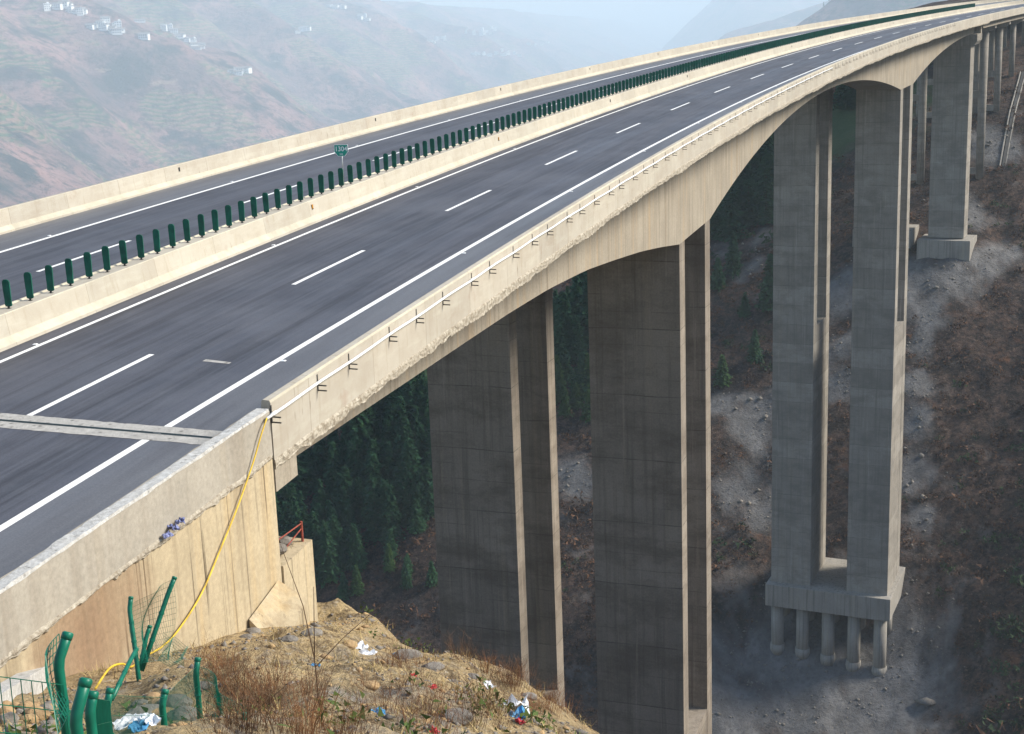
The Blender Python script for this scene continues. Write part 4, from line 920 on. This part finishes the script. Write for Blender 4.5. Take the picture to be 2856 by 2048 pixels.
def stand(n, poly, label, group, sc_=1.0, ks=(0, 1, 2), hi=480):
    """conifers rooted where view lines through a photo region meet the slope"""
    def inside(x, y):
        c = False
        for (x1, y1), (x2, y2) in zip(poly, poly[1:] + poly[:1]):
            if (y1 > y) != (y2 > y) and x < (x2 - x1) * (y - y1) / (y2 - y1) + x1: c = not c
        return c
    xs, ys = [a for a, b in poly], [b for a, b in poly]; c = 0; tr = 0
    while c < n and tr < 40 * n:
        tr += 1; x, y = random.uniform(min(xs), max(xs)), random.uniform(min(ys), max(ys))
        if not inside(x, y): continue
        q = hit(x, y, 90, hi, 260)
        if q is None: continue
        s, u = to_su(q[0], q[1])
        if -16 < u[0] < 13 and (abs(s[0] - 59) < 12 or abs(s[0] - 179) < 13 or abs(s[0] - 246) < 9): continue
        tree(random.choice(ks), q, sc_ * random.uniform(.6, 1.4), label, group); c += 1
stand(140, [(600, 1180), (650, 1060), (760, 990), (880, 895), (925, 880), (965, 980), (965, 1130), (820, 1230), (700, 1330), (640, 1330)], 'dark conifer in the dense stand between the abutment and the first slab pier', 'dense conifer stand beyond the abutment', .85)
stand(18, [(690, 1200), (960, 1120), (960, 1300), (760, 1330)], 'small conifer on the scrubby ground below the dense stand', 'loose conifers below the dense stand', .6, (1, 3, 0))
tree(2, hit(912, 985), 1.0, 'tall pointed conifer at the top of the dense stand by the pier')
stand(26, [(1215, 700), (1310, 680), (1310, 900), (1225, 890)], 'conifer seen through the gap between the two first slab piers', 'conifers in the gap between the first piers', .95)
stand(8, [(1225, 860), (1310, 860), (1310, 960), (1225, 950)], 'light green young conifer low in the gap between the first piers', 'young conifers in the gap between the first piers', 1.0, (3,))
stand(40, [(1570, 520), (1720, 300), (1722, 500), (1590, 545)], 'dark conifer under the arch between the first and the tallest piers', 'conifers under the arch', .95)
tree(0, hit(1624, 610), .85, 'lone dark conifer on the pale cut between the piers')
tree(1, hit(1590, 640), .8, 'conifer at the edge of the first slab pier, below the lone one'); tree(2, hit(1705, 690), .9, 'conifer touching the tall twin pier edge'); tree(1, hit(1650, 700), .6, 'small conifer on brown scrub between the piers')
tree(1, hit(1672, 800), .75, 'dark round conifer above the rubble cut between the piers'); tree(3, hit(1600, 850), .9, 'young conifer beside the light edge of the first pier')
stand(9, [(1850, 210), (1895, 215), (1895, 250), (1850, 245)], 'conifer glimpsed between the tall twin piers above the green field', 'conifers above the green field', .9, (0, 1, 2), 520)
def clumps(n, seed, srange, urange, label, m, keepf, rad, nf, fs):
    rg = np.random.default_rng(seed); s, u = rg.uniform(*srange, n), rg.uniform(*urange, n); p = P(s, u); x, y = p[:, 0], p[:, 1]; p[:, 2] = zground(x, y)
    k = keepf(x, y, s, u) & ~((np.abs(u + 1.3) < 12) & (((s > 170) & (s < 188)) | ((s > 239) & (s < 253)) | (s > 300))); p = p[k]; n = len(p)
    r = rad * rg.lognormal(0, .4, n); c = np.repeat(p, nf, 0); R = np.repeat(r, nf); v = rg.normal(0, 1, (n * nf, 3)); v /= np.linalg.norm(v, axis=1)[:, None]; v[:, 2] = np.abs(v[:, 2]) * .8
    c = c + v * (R * rg.uniform(.35, 1.05, n * nf))[:, None]; V = (c[:, None] + rg.normal(0, fs, (n * nf, 3, 3)) * (R / rad)[:, None, None]).reshape(-1, 3)
    o = mesh('undergrowth', V, np.arange(n * nf * 3).reshape(-1, 3), m); return tag(o, label, 'scrub', kind='stuff')
notscree = lambda x, y, s, u: (blobs(x, y, SCREE) < .25) & (blobs(x, y, GREEN) < .3)
clumps(15000, 11, (135, 360), (-140, 90), 'brown leafless scrub covering the far slope of the gorge', M['bush'], lambda x, y, s, u: notscree(x, y, s, u) & (fbm(x / 14, y / 14, 91, 4) > -.42), .85, 30, .13)
clumps(2600, 12, (135, 360), (-140, 90), 'dark evergreen scrub on the far slope of the gorge', M['bushg'], lambda x, y, s, u: notscree(x, y, s, u) & (fbm(x / 20, y / 20, 95, 4) > -.02), 1.0, 32, .16)
clumps(900, 13, (150, 250), (24, 70), 'dark evergreen scrub in the ravine at the right edge', M['bushg'], lambda x, y, s, u: notscree(x, y, s, u), 1.2, 34, .17)

# drainage channel up the slope at the right edge
_a = [hit(x, y) for x, y in ((2221, 368), (2240, 262), (2266, 160))]; _b = []
for q0, q1 in zip(_a[:-1], _a[1:]):
    for f in np.linspace(0, 1, 14): _b.append(gpt(*(q0 + (q1 - q0) * f)[:2]))
dc = thing('drain_channel', 'pale concrete drainage channel running up the slope at the right edge', 'drain', _b[0])
for sd in (-.6, .6):
    mb = MB(); mb.tube([q + np.array([sd, 0, .05]) for q in _b], .18, 5); mb.build('kerb', M['cap'], dc)
mb = MB(); mb.tube([q - np.array([0, 0, .15]) for q in _b], .42, 5); mb.build('bed', M['steel'], dc)

# boulders on the scree
rg = np.random.default_rng(15); pp = []
for bx, by, r in SCREE:
    n = int(9 * r); pp.append(np.stack([bx + rg.normal(0, r * .55, n), by + rg.normal(0, r * .55, n)], 1))
pp = np.concatenate(pp); z = zground(pp[:, 0], pp[:, 1]); pebbles(np.c_[pp, z], .16, rg, 'rubble', M['rockm'], 'loose rubble on the grey scree')

# ------------------------------------------------------------------ houses on the far hillside
def house(kind):
    t = thing('village_house', 'h', 'house'); mb = MB()
    w_, d_, h_ = {0: (13, 8, 6.2), 1: (9, 8, 9.3), 2: (20, 7, 3.6)}[kind]
    mb.box((0, 0, h_ / 2 - 1), w_, d_, h_ + 2); wl = mb.build('wall', M['houseW'], t); mb = MB()
    if kind == 1: mb.box((0, 0, h_ + .18), w_ + .7, d_ + .7, .35); mb.box((2, 1, h_ + 1.4), 3, 3, 2.1)
    else:
        a, b, r = w_ / 2 + .6, d_ / 2 + .7, 2.2; mb.add([(-a, -b, h_ - .25), (a, -b, h_ - .25), (a, b, h_ - .25), (-a, b, h_ - .25), (-a, 0, h_ + r), (a, 0, h_ + r)], [(0, 1, 5, 4), (2, 3, 4, 5), (0, 4, 3), (1, 2, 5), (3, 2, 1, 0)])
    mb.build('roof', M['roofT' if kind != 1 else 'houseW'], t)
    for fl in range(int(h_ // 3)):
        for k in range(int(w_ // 3)):
            mb = MB(); mb.box((-w_ / 2 + 1.6 + k * 3, -d_ / 2 - .01, 1.7 + fl * 3), 1.2, .10, 1.4); mb.build('window', M['glassd'], t)
    return t
HS = [house(0), house(1), house(2)]; hf = set()
def put_house(k, q, rz, label, group):
    t = HS[k]
    if k not in hf:
        hf.add(k); t.location = q; t.rotation_euler = (0, 0, rz); t['label'] = label; t['group'] = group; return
    copy_tree(t, q, rz, random.uniform(1.5, 2.3), label, group)
for where, pts_ in (('in the topmost left cluster', [(108, 17), (122, 19), (140, 16), (152, 20), (162, 29), (176, 31), (185, 33)]), ('in the second cluster from the left', [(205, 62), (222, 60), (232, 66), (250, 70), (256, 76), (262, 66)]),
    ('by itself above the third cluster', [(310, 50)]), ('standing low left of the third cluster', [(320, 90)]), ('in the third cluster from the left', [(365, 69), (377, 71), (386, 76), (394, 84)]), ('in the cluster below the third one', [(417, 95), (429, 96), (430, 105), (443, 104)]),
    ('in the lone pair near the middle of the hillside', [(668, 70), (682, 71)]), ('in the low row above the guard barrier', [(514, 163), (529, 162), (545, 161)]), ('in the upper middle cluster', [(797, 42), (808, 44)]),
    ('in the row at the top of the hillside', [(728, 16), (745, 17), (756, 20)]), ('in the pale cluster right of the upper middle one', [(968, 88), (980, 86), (952, 92)]), ('in the hazy group around the tall white house', [(1034, 68), (1068, 72), (1078, 74), (1050, 78), (1096, 68)]),
    ('in the left long row above the barrier', [(1048, 124), (1058, 125), (1072, 124), (1084, 126)]), ('in the right long row above the barrier', [(1114, 124), (1126, 122), (1140, 121), (1150, 125)]), ('farthest right, almost lost in haze', [(1186, 104), (1200, 102)])):
    for x, y in pts_ + [(x_ + random.uniform(-16, 16), y_ + random.uniform(-6, 7)) for x_, y_ in pts_ if len(pts_) > 1]:
        q = hill_hit(x, y)
        if q is None: continue
        q = np.array([q[0], q[1], float(zhills(q[0], q[1]))]); tall = where.endswith('white house')
        put_house(1 if tall else random.choice((0, 0, 1, 2)), q, random.uniform(-.5, .5), 'white farmhouse on the far hillside ' + where, 'white houses ' + where)
# trees on the crest of the nearer blue ridge
for k in range(16):
    x = 1826 + k * 11 + random.uniform(-4, 4); q = None
    for y in range(-60, 140, 3):
        q = hill_hit(x, y, 2200, 5600)
        if q is not None: break
    if q is not None: tree(random.choice((0, 1, 2)), np.array([q[0], q[1], float(zhills(q[0], q[1]))]), random.uniform(.7, 1.2), 'tree standing on the crest of the blue ridge behind the bridge', 'trees on the blue ridge crest')

# ------------------------------------------------------------------ haze
mb = MB(); mb.hexa([(-18500, -160, -1000), (15000, -160, -1000), (15000, 30000, -1000), (-18500, 30000, -1000), (-18500, -160, 620), (15000, -160, 620), (15000, 30000, 620), (-18500, 30000, 620)])
hm = bpy.data.materials.new('haze'); hm.use_nodes = True; ht = hm.node_tree; ht.nodes.clear()
out = ht.nodes.new('ShaderNodeOutputMaterial'); pv = ht.nodes.new('ShaderNodeVolumePrincipled')
pv.inputs['Color'].default_value = (.73, .875, 1.0, 1); pv.inputs['Density'].default_value = .000185; pv.inputs['Anisotropy'].default_value = 0.0
ht.links.new(pv.outputs[0], out.inputs['Volume'])
hz = mb.build('haze', hm); tag(hz, 'pale blue haze filling the valley', 'haze', kind='stuff')
